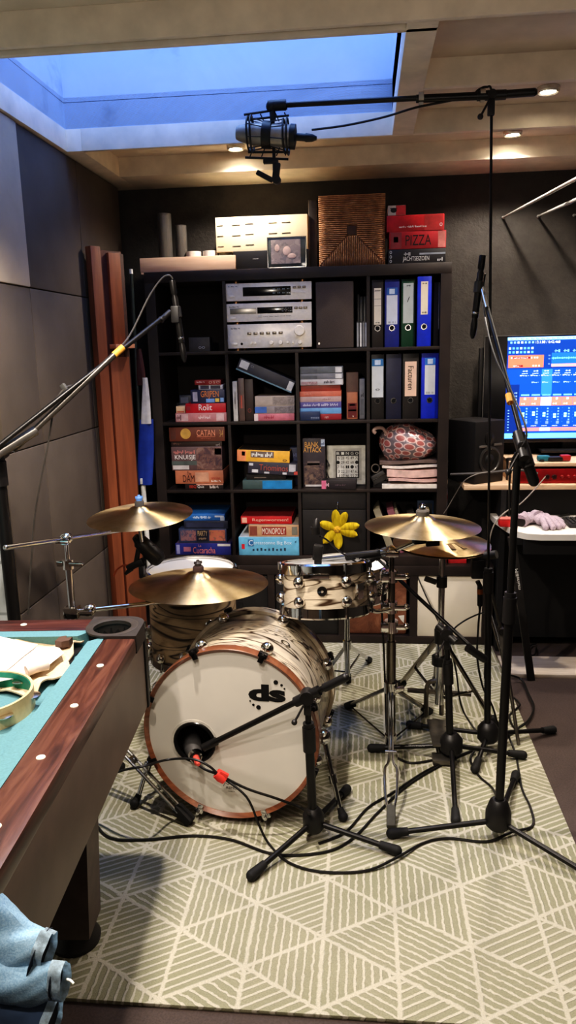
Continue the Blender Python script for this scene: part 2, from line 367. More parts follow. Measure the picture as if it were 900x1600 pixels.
# low cabinet underneath
LX0, LX1 = .18, 1.733; DW = .0373
lc = thing('low_cabinet', ((LX0+LX1)/2, DEP/2, 0), 'low black-brown cube cabinet on the floor under the tall bookcase', 'cabinet')
obj('top_panel', MB().bx(LX0, LX1, -.004, DEP, BH-BT, BH-.0005, .002), SHELF, lc)
obj('bottom_panel', MB().bx(LX0, LX1, -.004, DEP, .0, BT, .002), SHELF, lc)
obj('side_panel', MB().bx(LX0, LX0+BT, -.003, DEP, BT, BH-BT), SHELF, lc)
obj('side_panel', MB().bx(LX1-BT, LX1, -.003, DEP, BT, BH-BT), SHELF, lc)
lxs = [LX0+BT+j*(CW+DW) for j in range(4)]
for j in range(1, 4): obj('divider', MB().bx(lxs[j]-DW, lxs[j], -.002, DEP-.01, BT, BH-BT), SHELF, lc)
obj('dark_backing', MB().bx(LX0+.01, LX1-.01, DEP-.008, DEP, BT, BH-BT), mat((36, 28, 26), .8), lc)
for j in (0, 1):
    x0 = lxs[j]+.003; x1 = lxs[j]+CW-.003
    t = thing('storage_box', ((x0+x1)/2, .15, BT), 'black storage box in the low cabinet %s' % ('left, behind the floor tom' if j == 0 else 'between floor tom and rack tom'), 'box', 'black boxes in the low cabinet')
    obj('box_body', MB().bx(x0, x1, .012, .33, BT+.0005, BT+.29, .004), mat((33, 30, 29), .6), t)
    obj('lid', MB().bx(x0, x1, .008, .33, BT+.29, BT+.325, .004), mat((40, 37, 36), .6), t)
    obj('label_holder', MB().bx((x0+x1)/2-.03, (x0+x1)/2+.03, .006, .012, BT+.14, BT+.18, .002), mat((54, 52, 52), .35, .5), t)
g = N('brown_leather'); v = g.obj(); a = g.noise(v, 9, 5, .7, 1.0)
g.set(Base_Color=g.ramp(a, [(.3, (98, 60, 44)), (.55, (138, 90, 66)), (.75, (170, 122, 96))]), Roughness=.6); g.bump(a, .5, .01)
t = obj('storage_basket', MB().bx(lxs[2]+.004, lxs[2]+CW-.012, .02, .34, BT, BT+.31, .02), g.m, None, 'mottled brown leather basket in the low cabinet behind the tom stand', 'basket')
obj('canvas_panel', MB().bx(lxs[3]+.002, lxs[3]+CW-.002, .006, .03, BT, BT+CW-.003, .002), mat((226, 216, 198), .6, 0, .03, 4), None, 'cream white panel closing the right bay of the low cabinet', 'panel')
# ------------------------------------------------------------------ helpers for what stands on the shelves
FR = [None]
def facebits(o, x0, z0, w, h, y0, texts, pats):
    for p in pats:
        (a, b, c, d), cc = p[0], p[1]; nm = p[2] if len(p) > 2 else 'printed_panel'
        m = cc if not isinstance(cc, tuple) else mat(cc, .45)
        obj(nm, plate(MB(), (x0+w*(a+c)/2, y0-.0008, z0+h*(b+d)/2), X, Z, w*(c-a), h*(d-b)), m, o, flat=True)
    for s, (a, b, c, d), cc in texts:
        text(o, s, (x0+w*(a+c)/2, y0-.0022, z0+h*(b+d)/2), X, Z, w*(c-a), h*(d-b), cc)
def gbox(label, u0, u1, zb, h, y0=.03, dep=.27, c=(120, 60, 60), texts=(), pats=(), group=None, vm=None, rot=0, name='board_game_box', cat='game box', yaw=0, m=None, top=None, bev=.0025):
    vm = vm or 600
    x0 = at(u0, vm, y0).x; x1 = at(u1, vm, y0).x; w = x1-x0
    o = obj(name, MB().bx(x0, x1, y0, y0+dep, zb, zb+h, bev), m or mat(c, .45, 0, .06, 30), None, label, cat, group, origin=V(((x0+x1)/2, y0+dep/2, zb)))
    facebits(o, x0, zb, w, h, y0, texts, pats)
    if top: obj('box_top', MB().bx(x0+.003, x1-.003, y0+.003, y0+dep-.003, zb+h, zb+h+.0008), top, o, flat=True)
    if rot or yaw: o.rotation_euler = (0, rot, yaw)
    return o
K = 1/303.0
# ------------------------------------------------------------------ row 1, column 1 + hi-fi
z = shz(0)
x0 = at(295, 538, .12).x; x1 = at(328, 538, .12).x
t = obj('small_speaker', MB().bx(x0, x1, .12, .2, z, z+.072, .003), mat((74, 70, 68), .5), None, 'small dark grey box with a silver emblem in the top left bay', 'box')
text(t, 'oo', ((x0+x1)/2+.012, .1185, z+.02), X, Z, .034, .012, (190, 190, 190), 'emblem')
SIL = mat((240, 231, 218), .36, .1, .03, 60); DARKG = mat((20, 20, 22), .15)
def unit(name, label, u0, u1, v0, v1, zb, h, c=SIL, dep=.28):
    y0 = .02; vm = (v0+v1)/2
    x0 = at(u0, vm, y0).x; x1 = at(u1, vm, y0).x
    t = thing(name, ((x0+x1)/2, y0+dep/2, zb), label, 'hi-fi unit', 'hi-fi units stacked in the top row')
    fh = .012
    for sx in (x0+.05, x1-.05):
        for sy in (y0+.04, y0+dep-.04): obj('foot', MB().cyl((sx, sy, zb), (sx, sy, zb+fh+.001), .016), mat((150, 112, 80), .3, .8), t)
    obj('case', MB().bx(x0+.004, x1-.004, y0+.006, y0+dep, zb+fh, zb+h, .002), mat((60, 57, 54), .4, .5), t)
    obj('front_panel', MB().bx(x0, x1, y0, y0+.007, zb+fh-.001, zb+h, .0015), c, t)
    return t, x0, x1, y0, zb+fh, h-fh
def P(x0, x1, zb, h, a, b): return (x0+(x1-x0)*a, zb+h*(1-b))
def knob(t, x, y, z, r, d=.02, nm='knob'):
    obj(nm, MB().lathe([(r, 0), (r, d*.8), (r*.9, d), (0, d)], (x, y, z), -Y, 28), SIL, t)
hz = [z, z+.128, z+.128+.099]
t, x0, x1, y0, zb, h = unit('amplifier', 'silver stereo amplifier with large volume knob, lowest of the hi-fi stack', 354, 487, 508, 543, hz[0], .127)
w = x1-x0
text(t, '~6', (x0+w*.11, y0-.001, zb+h*.83), X, Z, w*.11, h*.06, (50, 46, 42))
knob(t, x0+w*.862, y0, zb+h*.68, .0255, .024, 'volume_knob')
for i in range(6):
    q = x0+w*(.27+i*.074); obj('selector_button', MB().bx(q-.010, q+.010, y0-.006, y0, zb+h*.55, zb+h*.66, .002), mat((120, 112, 104), .3, .8), t)
for a in (.53, .64): knob(t, x0+w*a, y0, zb+h*.2, .0095)
for a in (.29, .335, .72, .78): knob(t, x0+w*a, y0, zb+h*.2, .0055, .012)
knob(t, x0+w*.865, y0, zb+h*.2, .010)
obj('power_button', MB().bx(x0+w*.055, x0+w*.125, y0-.005, y0, zb+h*.13, zb+h*.23, .002), SIL, t)
obj('headphone_socket', MB().lathe([(.006, 0), (.006, .001), (0, .001)], (x0+w*.178, y0-.0004, zb+h*.18), -Y, 16), DARKG, t)
t, x0, x1, y0, zb, h = unit('compact_disc_player', 'silver disc player with tray and display, middle of the hi-fi stack', 353, 487, 478, 504, hz[1], .098)
obj('disc_tray', MB().bx(x0+w*.05, x0+w*.36, y0-.003, y0, zb+h*.42, zb+h*.74, .001), mat((150, 146, 140), .3, .8), t)
obj('display', MB().bx(x0+w*.37, x0+w*.78, y0-.0015, y0, zb+h*.42, zb+h*.76, .0005), DARKG, t)
text(t, ':: -:- : :', (x0+w*.71, y0-.0025, zb+h*.6), X, Z, w*.1, h*.2, (200, 205, 200))
text(t, '~6', (x0+w*.10, y0-.001, zb+h*.82), X, Z, w*.11, h*.06, (50, 46, 42))
for i in range(3): obj('control_button', MB().bx(x0+w*(.80+i*.055), x0+w*(.84+i*.055), y0-.004, y0, zb+h*.62, zb+h*.74, .001), mat((110, 104, 98), .3, .8), t)
obj('open_button', MB().bx(x0+w*.375, x0+w*.42, y0-.004, y0, zb+h*.2, zb+h*.32, .001), WHITEP, t)
obj('power_button', MB().bx(x0+w*.05, x0+w*.115, y0-.005, y0, zb+h*.15, zb+h*.28, .002), SIL, t)
text(t, '~22', (x0+w*.60, y0-.001, zb+h*.25), X, Z, w*.33, h*.03, (70, 66, 60))
t, x0, x1, y0, zb, h = unit('radio_tuner', 'silver radio tuner with long dark display, third from the bottom of the hi-fi stack', 351, 487, 449, 475, hz[2], .095)
obj('display', MB().bx(x0+w*.215, x0+w*.77, y0-.0015, y0, zb+h*.25, zb+h*.76, .0005), DARKG, t)
text(t, ':: :: :: ::', (x0+w*.66, y0-.0025, zb+h*.5), X, Z, w*.19, h*.3, (190, 200, 195))
text(t, '~6', (x0+w*.10, y0-.001, zb+h*.82), X, Z, w*.11, h*.06, (50, 46, 42))
for i in range(3): obj('control_button', MB().bx(x0+w*(.795+i*.055), x0+w*(.835+i*.055), y0-.004, y0, zb+h*.62, zb+h*.74, .001), mat((110, 104, 98), .3, .8), t)
for i in range(4): obj('control_button', MB().bx(x0+w*(.795+i*.042), x0+w*(.82+i*.042), y0-.004, y0, zb+h*.34, zb+h*.44, .001), SIL, t)
obj('power_button', MB().bx(x0+w*.05, x0+w*.115, y0-.005, y0, zb+h*.2, zb+h*.34, .002), SIL, t)
t, x0, x1, y0, zb, h = unit('media_player', 'flat dark grey player lying on top of the hi-fi stack', 351, 488, 437, 447, hz[2]+.096, .046, mat((62, 60, 60), .35, .4))
obj('tray_slot', MB().bx(x0+w*.08, x0+w*.38, y0-.001, y0, zb+h*.55, zb+h*.62), DARKG, t)
xa = at(493, 490, .02).x; xb = at(553, 490, .02).x
t = thing('loudspeaker', ((xa+xb)/2, .14, z), 'dark cloth-fronted loudspeaker right of the hi-fi stack', 'speaker')
obj('cabinet', MB().bx(xa, xb, .03, .27, z, z+.318, .003), mat((40, 34, 31), .5), t)
obj('speaker_grille', MB().bx(xa+.002, xb-.002, .016, .03, z+.002, z+.316, .006), mat((92, 81, 74), .9, 0, .08, 300), t)
obj('emblem', MB().bx(xa+.012, xa+.020, .0148, .016, z+.02, z+.03), mat((190, 186, 180), .3, .9), t)
for i, (u, hh) in enumerate(((559.5, .26), (565, .25), (570.5, .25))):
    xx = at(u, 480, .06).x
    obj('disc_case', MB().bx(xx-.0075, xx+.0075, .15, .29, z, z+hh, .001), mat((52+8*i, 52+8*i, 56+8*i), .3), None, ('tall dark disc case beside the loudspeaker', 'tall dark disc case, middle of three by the loudspeaker', 'tall dark disc case next to the bookcase divider')[i], 'disc case', 'tall disc cases')
for i, (u, c) in enumerate(((559, (150, 150, 150)), (563.6, (206, 204, 200)), (568, (120, 120, 122)), (572, (190, 190, 190)))):
    xx = at(u, 520, .02).x
    t = obj('compact_disc_case', MB().bx(xx-.0056, xx+.0056, .012, .137, z, z+.125, .001), mat((70, 70, 72), .25), None, ('pale grey disc case leftmost of the four short ones', 'brightest white disc case in the short row', 'dark grey disc case in the short row', 'silver disc case at the right of the short row')[i], 'disc case', 'short disc cases')
    obj('spine_label', MB().bx(xx-.0046, xx+.0046, .0112, .012, z+.006, z+.119), mat(c, .4), t)
# ------------------------------------------------------------------ lever arch binders
def binder(u0, u1, zb, c, label, lab, y0=.03, hh=.318, lean=0, lc=(226, 222, 212), cap=None, words=None, lz=(.42, .93), vm=480, lw=.74, extra=None):
    x0 = at(u0, vm, y0).x; x1 = at(u1, vm, y0).x; w = x1-x0; xc = (x0+x1)/2
    m = mat(c, .42, 0, .05, 40)
    t = thing('lever_arch_binder', (xc, y0+.14, zb), label, 'binder', 'lever arch binders')
    mb = MB(); mb.bx(x0, x1, y0, y0+.004, zb, zb+hh, .0015); mb.bx(x0, x0+.003, y0, y0+.28, zb, zb+hh, .001); mb.bx(x1-.003, x1, y0, y0+.28, zb, zb+hh, .001)
    obj('cover', mb, m, t)
    obj('paper_block', MB().bx(x0+.004, x1-.004, y0+.04, y0+.27, zb+.004, zb+hh-.015), WHITEP, t)
    rz = zb+hh*.285
    obj('finger_ring', MB().lathe([(.0105, 0), (.0145, 0), (.0145, .0015), (.0105, .0015)], (xc, y0, rz), -Y, 28, close=True), STEEL, t)
    obj('finger_hole', MB().lathe([(.0106, 0), (.0106, .0006), (0, .0006)], (xc, y0, rz), -Y, 24), mat((6, 6, 6), .9), t)
    if lab:
        l = obj('spine_label', plate(MB(), (xc, y0-.0005, zb+hh*sum(lz)/2), X, Z, w*lw, hh*(lz[1]-lz[0])), mat(lc, .5, 0, .03), t)
        if cap:
            obj('label_cap', plate(MB(), (xc, y0-.0012, zb+hh*(lz[1]-.055)), X, Z, w*lw, hh*.11), mat(cap, .5), l)
            obj('cap_emblem', plate(MB(), (xc, y0-.0018, zb+hh*(lz[1]-.055)), X, Z, w*lw*.5, hh*.075), mat((190, 205, 225), .5), l)
        if words: text(l, words[0], (xc, y0-.0014, zb+hh*words[1]), -Z, X, hh*words[2], w*.34, (30, 26, 26))
        if extra:
            for s, a, ww, h2 in extra: text(l, s, (xc, y0-.0014, zb+hh*a), X, Z, w*ww, hh*h2, (40, 40, 44))
    if lean: t.rotation_euler = (0, lean, 0)
    return t
z = shz(0)
binder(581, 599, z, (44, 38, 36), 'black binder with ruled cream label, top shelf, leftmost of its row', 1, lz=(.34, .88), lc=(222, 212, 194), extra=[('_____', .62, .6, .004), ('_____', .72, .6, .004), ('~3', .37, .4, .02), ('_____', .84, .5, .012)], lw=.62)
binder(601, 624, z, (36, 46, 128), 'blue binder with white barcode label, left of the green binder', 1, lz=(.34, .88), cap=(46, 92, 160), lc=(206, 210, 220), extra=[('||| || |', .37, .5, .025)])
binder(627, 649, z, (18, 66, 42), 'dark green binder with plain grey label on the top shelf', 1, lz=(.35, .94), lc=(182, 188, 184), extra=[('/', .7, .2, .08), ('~3', .90, .3, .02)])
binder(652, 674, z, (28, 52, 190), 'bright blue binder pulled forward, rightmost on the top shelf', 1, y0=.005, hh=.325, lz=(.46, .93), lc=(226, 214, 190), lw=.5, extra=[('~3', .49, .34, .025), ('~3', .90, .36, .02)])
x0 = at(678, 480, .06).x; x1 = at(686, 480, .06).x
t = obj('document_file', MB().bx(x0, x1-.002, .06, .3, z, z+.30, .002), mat((58, 56, 60), .5), None, 'thin dark document file at the right end of the binders', 'file')
obj('paper_sheet', MB().bx(x1-.002, x1, .055, .3, z+.08, z+.30), WHITEP, t)
z = shz(1)
binder(580, 600, z, (38, 35, 34), 'black binder with blue-topped white label, second shelf', 1, lz=(.34, .93), cap=(52, 110, 160), lc=(206, 210, 212), lw=.9, vm=610, extra=[('o', .46, .3, .03)])
binder(603, 627, z, (38, 40, 62), 'plain navy binder without a label, second shelf', 0, vm=610)
binder(629, 654, z, (38, 34, 33), 'black binder with handwritten peach label, second shelf', 1, lz=(.35, .88), lc=(232, 196, 172), lw=.72, vm=610, words=('Facturen', .63, .36))
binder(658, 685, z, (26, 52, 196), 'bright blue binder with blue-topped label, right end of second shelf', 1, lz=(.37, .93), cap=(46, 110, 190), lc=(210, 212, 214), lw=.6, vm=610, extra=[('|||| ||', .40, .4, .03)])
# ------------------------------------------------------------------ row 2 games
z = shz(1); gA = 'games stacked in the second row, left bay'
gbox('pale pink game box at the bottom of the second-row left stack', 274, 354, z, .046, .02, .27, (196, 132, 132), [('~3', (.03, .2, .12, .8), (120, 60, 70)), ('~9', (.45, .3, .7, .7), (236, 210, 205))], [((.02, .1, .25, .9), (216, 176, 170)), ((.8, .1, .95, .9), (226, 190, 186))], gA, 650)
gbox('red game box with white title lying on the pink box', 290, 353, z+.046, .047, .022, .27, (196, 30, 44), [('Rolit', (.33, .25, .66, .9), (240, 232, 228))], [((.02, .3, .12, .7), (160, 60, 66))], gA, 640)
gbox('tiny cream card box beside the red game box', 275, 289, z+.046, .034, .03, .1, (226, 190, 150), [], [((.1, .1, .9, .25), (190, 80, 60))], gA, 640)
gbox('dark blue game box with orange lettering under two small boxes', 298, 351, z+.093, .068, .025, .25, (44, 48, 78), [('GRIJPEN', (.3, .32, .83, .92), (232, 140, 70))], [((.06, .15, .2, .85), (190, 184, 196)), ((.45, .06, .7, .34), (120, 160, 214)), ((.72, .1, .84, .36), (226, 190, 90)), ((.87, .1, .97, .4), (140, 176, 220))], gA, 620)
gbox('thin silver card box under the topmost red one', 310, 348, z+.161, .024, .04, .12, (204, 200, 200), [], [((.08, .15, .44, .85), (80, 76, 92)), ((.5, .15, .9, .85), (70, 66, 80))], gA, 606)
gbox('thin red card box topmost of the second-row left stack', 304, 345, z+.185, .025, .035, .13, (150, 46, 44), [('~6', (.08, .45, .4, .75), (230, 200, 196)), ('O S O', (.55, .25, .95, .75), (225, 190, 170))], [], gA, 598)
gbox('dark slate box in the shadow left of the second-row stack', 280, 300, z+.08, .05, .12, .12, (54, 58, 70), [], [((.1, .2, .7, .8), (96, 100, 112))], gA, 620)
gbox('dark low box supporting the slate box at the back left', 276, 300, z, .08, .30, .07, (40, 40, 46), [], [], gA, 640)
gB = 'boxes in the second row, second bay'
gbox('upright white booklet against the divider, second row', 364, 371, z, .20, .03, .2, (206, 200, 192), [('~3', (.35, .3, .65, .75), (110, 105, 100))], [], gB, 625, name='booklet', cat='booklet', bev=.001)
gbox('upright grey brown game box beside the white booklet', 372.5, 382, z, .215, .03, .22, (96, 78, 72), [('I', (.4, .3, .6, .6), (190, 90, 70))], [((.1, .3, .9, .62), (120, 84, 76))], gB, 625)
gbox('upright dark brown game box next to the grey brown one', 383, 396, z, .21, .04, .22, (62, 48, 44), [('O', (.3, .2, .7, .3), (150, 70, 60))], [], gB, 625)
gbox('pink red box lowest of the second-bay pile', 397, 460, z, .036, .03, .24, (206, 120, 132), [('~7', (.25, .3, .5, .75), (170, 60, 80))], [((0, 0, .1, 1), (220, 200, 196))], gB, 648)
gbox('blue and silver game box in the second-bay pile', 398, 460, z+.036, .038, .03, .24, (150, 140, 140), [], [((0, .1, .3, .9), (70, 110, 180)), ((.5, .1, 1, .9), art(((120, 110, 112), (160, 150, 146), (90, 84, 90)), 60))], gB, 635)
gbox('pale brown game box topping the level second-bay pile', 398, 460, z+.074, .05, .03, .24, (188, 172, 160), [], [((.45, .1, 1, .9), art(((140, 128, 122), (176, 164, 156), (110, 100, 98)), 60))], gB, 623)
# tilted long box
p0 = at(369, 577, .03); p1 = at(455, 614, .03); d = p1-p0; ang = math.atan2(-d.z, d.x); L = math.hypot(d.x, d.z)
o = obj('board_game_box', MB().bx(p0.x, p0.x+L, .02, .22, p0.z, p0.z+.062, .002), mat((46, 46, 58), .45), None, 'long dark box leaning tilted across the second-bay pile', 'game box', gB, origin=V((p0.x, .02, p0.z)))
facebits(o, p0.x, p0.z, L, .062, .02, [], [((.03, .3, .18, .9), (200, 198, 196)), ((.9, .12, .99, .85), (206, 204, 204)), ((.0, 0, 1, .12), (104, 136, 150))])
text(o, 'C E', (p0.x+L*.24, .0185, p0.z+.045), X, Z, L*.05, .012, (150, 150, 156))
o.rotation_euler = (0, ang, 0)
gC = 'books in the second row, third bay'
def book(label, u0, u1, zb, h, y0, c, texts=(), pats=(), vm=610, dep=.18): return gbox(label, u0, u1, zb, h, y0, dep, c, texts, pats, gC, vm, name='book', cat='book', bev=.002)
book('dark red book at the bottom of the third-bay pile', 468, 533, z, .030, .035, (150, 44, 52), [('~4', (.6, .25, .7, .75), (220, 170, 160))])
book('dark blue rounded booklet pushed in front of the red book', 468, 499, z, .044, .0, (34, 50, 84), [('=====', (.55, .2, .98, .4), (150, 160, 180))], dep=.03)
book('light blue book second from the bottom of the pile', 468, 533, z+.030, .030, .035, (112, 160, 206))
book('purple book with pale lettering in the third-bay pile', 468, 533, z+.06, .030, .035, (98, 90, 150), [('~18', (.08, .3, .95, .75), (206, 200, 220))])
book('greyish pink book above the purple one', 468, 533, z+.09, .027, .035, (190, 160, 156), [('~7', (.55, .4, .75, .7), (150, 120, 116))])
book('salmon orange book in the third-bay pile', 467, 533, z+.117, .026, .035, (206, 116, 94), [('~6', (.12, .3, .3, .7), (220, 150, 130))])
book('brick red book under the three silver ones', 470, 532, z+.143, .030, .04, (158, 66, 48))
for i, (h, c, tt) in enumerate((((.030), (196, 190, 190), '~8'), (.028, (126, 126, 132), ''), (.034, (104, 108, 112), ''))):
    zz = z+.173+(0, .030, .058)[i]
    book(('white spined case, lowest of three on the book pile', 'grey spined case, middle of three on the book pile', 'dark grey case topmost on the book pile')[i], 469, 536, zz, h, .03, c, [(tt, (.55, .3, .8, .8), (60, 58, 62))] if tt else [], [((.82, .1, .97, .9), (214, 212, 210)), ((.02, .1, .4, .6), art(((180, 150, 150), (120, 90, 96), (200, 190, 190)), 90) if i == 0 else (96, 98, 104))], 585)
gbox('tall brown book standing right of the book pile', 541, 560, z, .232, .10, .18, (126, 96, 82), [], [], gC, 620, name='book', cat='book')
gbox('orange tan game box standing in front of the tall brown book', 542, 559, z, .135, .05, .05, (178, 112, 80), [('~1', (.5, .08, .66, .16), (230, 220, 200))], [((.1, .06, .9, .6), (110, 36, 36)), ((.25, .5, .75, .56), (200, 180, 160)), ((.15, .3, .85, .36), (170, 90, 80))], gC, 632)
gbox('slim grey game box beside the divider, third bay', 561.5, 570, z, .20, .06, .2, (142, 140, 140), [('~2', (.3, .55, .8, .65), (70, 70, 74))], [((.2, .1, .8, .5), (120, 120, 122))], gC, 620)
# ------------------------------------------------------------------ row 3 games
z = shz(2); gD = 'games stacked in the third row, left bay'
gbox('thin black game box at the bottom of the third-row left stack', 289, 349, z, .030, .02, .24, (44, 34, 32), [('BBQ', (.12, .2, .3, .75), (206, 70, 50)), ('Quiz', (.33, .2, .5, .75), (232, 226, 218)), ('~6', (.65, .2, .88, .7), (226, 214, 206))], [((.3, .75, 1, .98), (206, 150, 130))], gD, 760)
gbox('orange brown game box under the large picture box', 274, 349, z+.030, .070, .02, .25, (188, 118, 88), [('The', (.25, .66, .34, .92), (70, 36, 30)), ('DAM', (.16, .14, .4, .66), (60, 32, 28)), ('~9', (.75, .35, .95, .52), (170, 70, 60)), ('~6', (.75, .14, .95, .28), (236, 220, 206))], [((.42, .15, .7, .85), (200, 150, 124))], gD, 747)
gbox('large picture game box in the middle of the third-row left stack', 268, 347, z+.100, .124, .02, .26, (106, 84, 84), [('KNUISJE', (.07, .42, .48, .66), (240, 234, 226)), ('~9', (.05, .7, .5, .86), (206, 130, 120))], [((.02, .05, .34, .22), (200, 190, 186)), ((.5, .04, .99, .96), art(((92, 70, 74), (150, 108, 92), (188, 150, 130), (70, 52, 60)), 28)), ((.0, .23, .5, .4), (88, 96, 92)), ((.86, .66, .99, .92), (180, 96, 104))], gD, 716)
gbox('thin dark brown game box under the topmost brown one', 267, 347, z+.224, .028, .025, .25, (58, 44, 40), [('~5', (.05, .4, .2, .75), (120, 90, 80)), ('~2', (.88, .1, .96, .6), (150, 140, 136))], [], gD, 692)
gbox('brown game box with cream title and yellow sun, top of its stack', 264, 351, z+.252, .073, .015, .27, (112, 62, 46), [('CATAN', (.5, .38, .83, .8), (228, 150, 116)), ('~9', (.57, .16, .76, .26), (170, 96, 74)), ('3-4', (.91, .3, .97, .8), (190, 150, 90))], [((.03, .15, .12, .85), (92, 54, 44)), ((.5, .31, .83, .335), (220, 140, 110))], gD, 677)
gs = bpy.context.scene.objects['board_game_box']
o = [q for q in COL.objects if q.get('label', '').startswith('brown game box with cream title')][0]
c0 = wl(o); obj('sun_print', MB().lathe([(0, .0006), (.027, .0006), (.027, 0)], (c0.x-.058, .0142, z+.252+.04), -Y, 28), mat((206, 160, 80), .5), o)
gE = 'games stacked in the third row, second bay'
gbox('blue and teal box lowest in the third row second bay', 379, 457, z, .046, .02, .25, (74, 92, 92), [], [((.40, .02, .99, .97), (38, 128, 186))], gE, 757)
gbox('crumpled black pouch box between the teal and dark game boxes', 385, 447, z+.046, .028, .04, .2, (36, 33, 33), [], [((.2, .3, .5, .5), (130, 118, 110))], gE, 748)
gbox('dark game box with brown red lettering in the second bay', 387, 467, z+.076, .063, .02, .24, (60, 58, 70), [('Triominos', (.22, .3, .78, .8), (170, 86, 74))], [((.02, .65, .1, .85), (200, 200, 204)), ((.08, .1, .2, .35), (206, 206, 208)), ((.8, .3, .93, .9), (190, 188, 192)), ((.9, .08, .98, .35), (206, 86, 76)), ((.32, .05, .42, .2), (190, 190, 196)), ((.68, .05, .76, .22), (196, 196, 200))], gE, 735, rot=.06)
gbox('yellow orange game box topping the third row second bay', 370, 452, z+.141, .060, .02, .25, (238, 178, 70), [('~7', (.28, .45, .68, .85), (250, 246, 238)), ('o', (.87, .12, .95, .3), (90, 70, 40))], [((.26, .38, .70, .9), (120, 104, 96)), ((.0, .04, .17, .96), (226, 140, 96)), ((.09, .5, .15, .85), (120, 40, 36))], gE, 710, rot=.045, top=art(((40, 34, 32), (70, 62, 50), (96, 60, 40), (56, 60, 40)), 30))
gbox('navy card box leaning at the right end of the second bay', 453, 467, z+.001, .20, .12, .1, (40, 46, 76), [('~3', (.3, .75, .8, .85), (110, 116, 150))], [((.2, .5, .9, .7), (56, 62, 100))], gE, 720, name='card_box', cat='card box')
# third bay
x0 = at(473, 715, .05).x; x1 = at(508, 715, .05).x
o = gbox('tall grey game box standing upright with gold title', 473, 508, z, .255, .06, .06, (60, 52, 58), [('BANK', (.10, .83, .72, .93), (226, 170, 90)), ('ATTACK', (.04, .72, .84, .82), (226, 170, 90)), ('~2', (.84, .86, .97, .93), (60, 80, 120))], [((.82, .84, .99, .98), (190, 200, 216)), ((.06, .06, .94, .5), art(((60, 50, 56), (110, 90, 84), (150, 124, 104), (40, 34, 40)), 36)), ((.1, .02, .9, .06), (206, 200, 196)), ((.2, .46, .75, .54), (110, 96, 92))], None, 715)
# bingo board: white frame, black number panel
xb0 = at(510, 722, .12).x; xb1 = at(571, 722, .12).x; zb = z+.004; hb = .205
o = obj('bingo_board', MB().bx(xb0, xb1, .12, .14, zb, zb+hb, .002), mat((206, 202, 190), .5), None, 'white framed bingo number board leaning in the third row', 'game board', origin=V(((xb0+xb1)/2, .13, zb)))
wB = xb1-xb0; bx0, bx1, bz0, bz1 = xb0+wB*.24, xb0+wB*.84, zb+hb*.17, zb+hb*.86
obj('frame_border', MB().bx(bx0-.012, bx1+.012, .118, .12, bz0-.012, bz1+.014, .001), mat((180, 176, 166), .5), o)
pn = obj('number_panel', MB().bx(bx0, bx1, .1165, .118, bz0, bz1, .0005), mat((30, 28, 28), .4), o)
rowsB = ['BINGO', ['16', '28', '45', '49', '70'], ['O', '29', '42', '60', 'O'], ['7', '16', '--', 'O', '65'], ['13', '22', '31', '47', '63'], ['11', '27', '46', '55', '73']]
mw = MB(); mcell = MB(); bw = (bx1-bx0); bh = (bz1-bz0)
for r in range(6):
    zc = bz1 - bh*(r+.5)/6
    for q in range(5):
        xc = bx0+bw*(q+.5)/5
        if r == 0: addtext(mw, rowsB[0][q], (xc, .1154, zc), X, Z, bw*.12, bh*.10)
        else:
            pass
plate(mcell, ((bx0+bx1)/2, .116, bz0+bh*(5/12+.012)), X, Z, bw*.90, bh*.79)
obj('white_cells', mcell, mat((224, 220, 210), .5), pn, flat=True)
obj('lettering', mw, mat((236, 232, 224), .5), pn, flat=True, fix=False)
mk = MB()
for r in range(1, 6):
    zc = bz1 - bh*(r+.5)/6
    for q in range(5):
        xc = bx0+bw*(q+.5)/5; s = rowsB[r][q]
        if s == 'O': mk.lathe([(0, 0), (bw*.075, 0), (bw*.075, .0008)], (xc, .1150, zc), Y, 16)
        else: addtext(mk, s, (xc, .1150, zc), X, Z, bw*(.14 if len(s) > 1 else .06), bh*.105)
obj('numbers', mk, mat((28, 26, 26), .5), pn, flat=True, fix=False)
obj('easel_stand', MB().tube([(xb0-.006, .115, zb+.14), (xb0+.012, .10, zb+.11), (xb0-.002, .095, zb+.08), (xb0+.018, .09, zb+.03), (xb0+.03, .10, zb+.0)], .0035), BLACK, o)
o = gbox('flat black and pink game box lying before the bingo board', 503, 557, z, .048, .0, .07, (40, 34, 38), [('~3', (.12, .3, .22, .7), (226, 190, 200)), ('~7', (.4, .4, .7, .6), (96, 76, 84))], [((0, .05, .13, .95), (206, 110, 140))], None, 755, yaw=-.06)
# fourth bay: bag, papers, gadget
g = N('scaled_pattern_bag'); tc = g.n('ShaderNodeUVMap'); tc.uv_map = 'uv'
vo = g.n('ShaderNodeTexVoronoi'); g.l(g.map(tc.outputs[0], (15, 9, 1)), vo.inputs['Vector']); vo.inputs['Scale'].default_value = 1; vo.inputs['Randomness'].default_value = .35
colr = g.ramp(vo.outputs['Distance'], [(.0, (176, 104, 100)), (.34, (170, 106, 102)), (.44, (240, 208, 200)), (.52, (132, 120, 124)), (1, (122, 110, 116))])
g.set(Base_Color=colr, Roughness=.22); g.bump(g.noise(g.obj(), 16, 4), .5, .02)
pc = at(640, 697, .1); bagc = V((pc.x-.002, .11, z+.22))
t = thing('patterned_bag', (bagc.x, bagc.y, z+.15), 'round glossy bag with pink scale pattern squeezed into the third row', 'bag')
def bagf(a, b):
    th = a*2*PI; ph = (b-.5)*PI; r = 1+.05*math.sin(3*th+2*ph)+.03*math.sin(7*th-3*ph)
    x = .148*math.cos(ph)*math.cos(th)*r; y = .095*math.cos(ph)*math.sin(th)*r; zz = .096*math.sin(ph)*(1-.18*math.cos(th))*r
    return bagc + V((x*.985+zz*.25, y, zz-.2*x))
obj('bag_body', MB().grid(bagf, 44, 24), g.m, t)
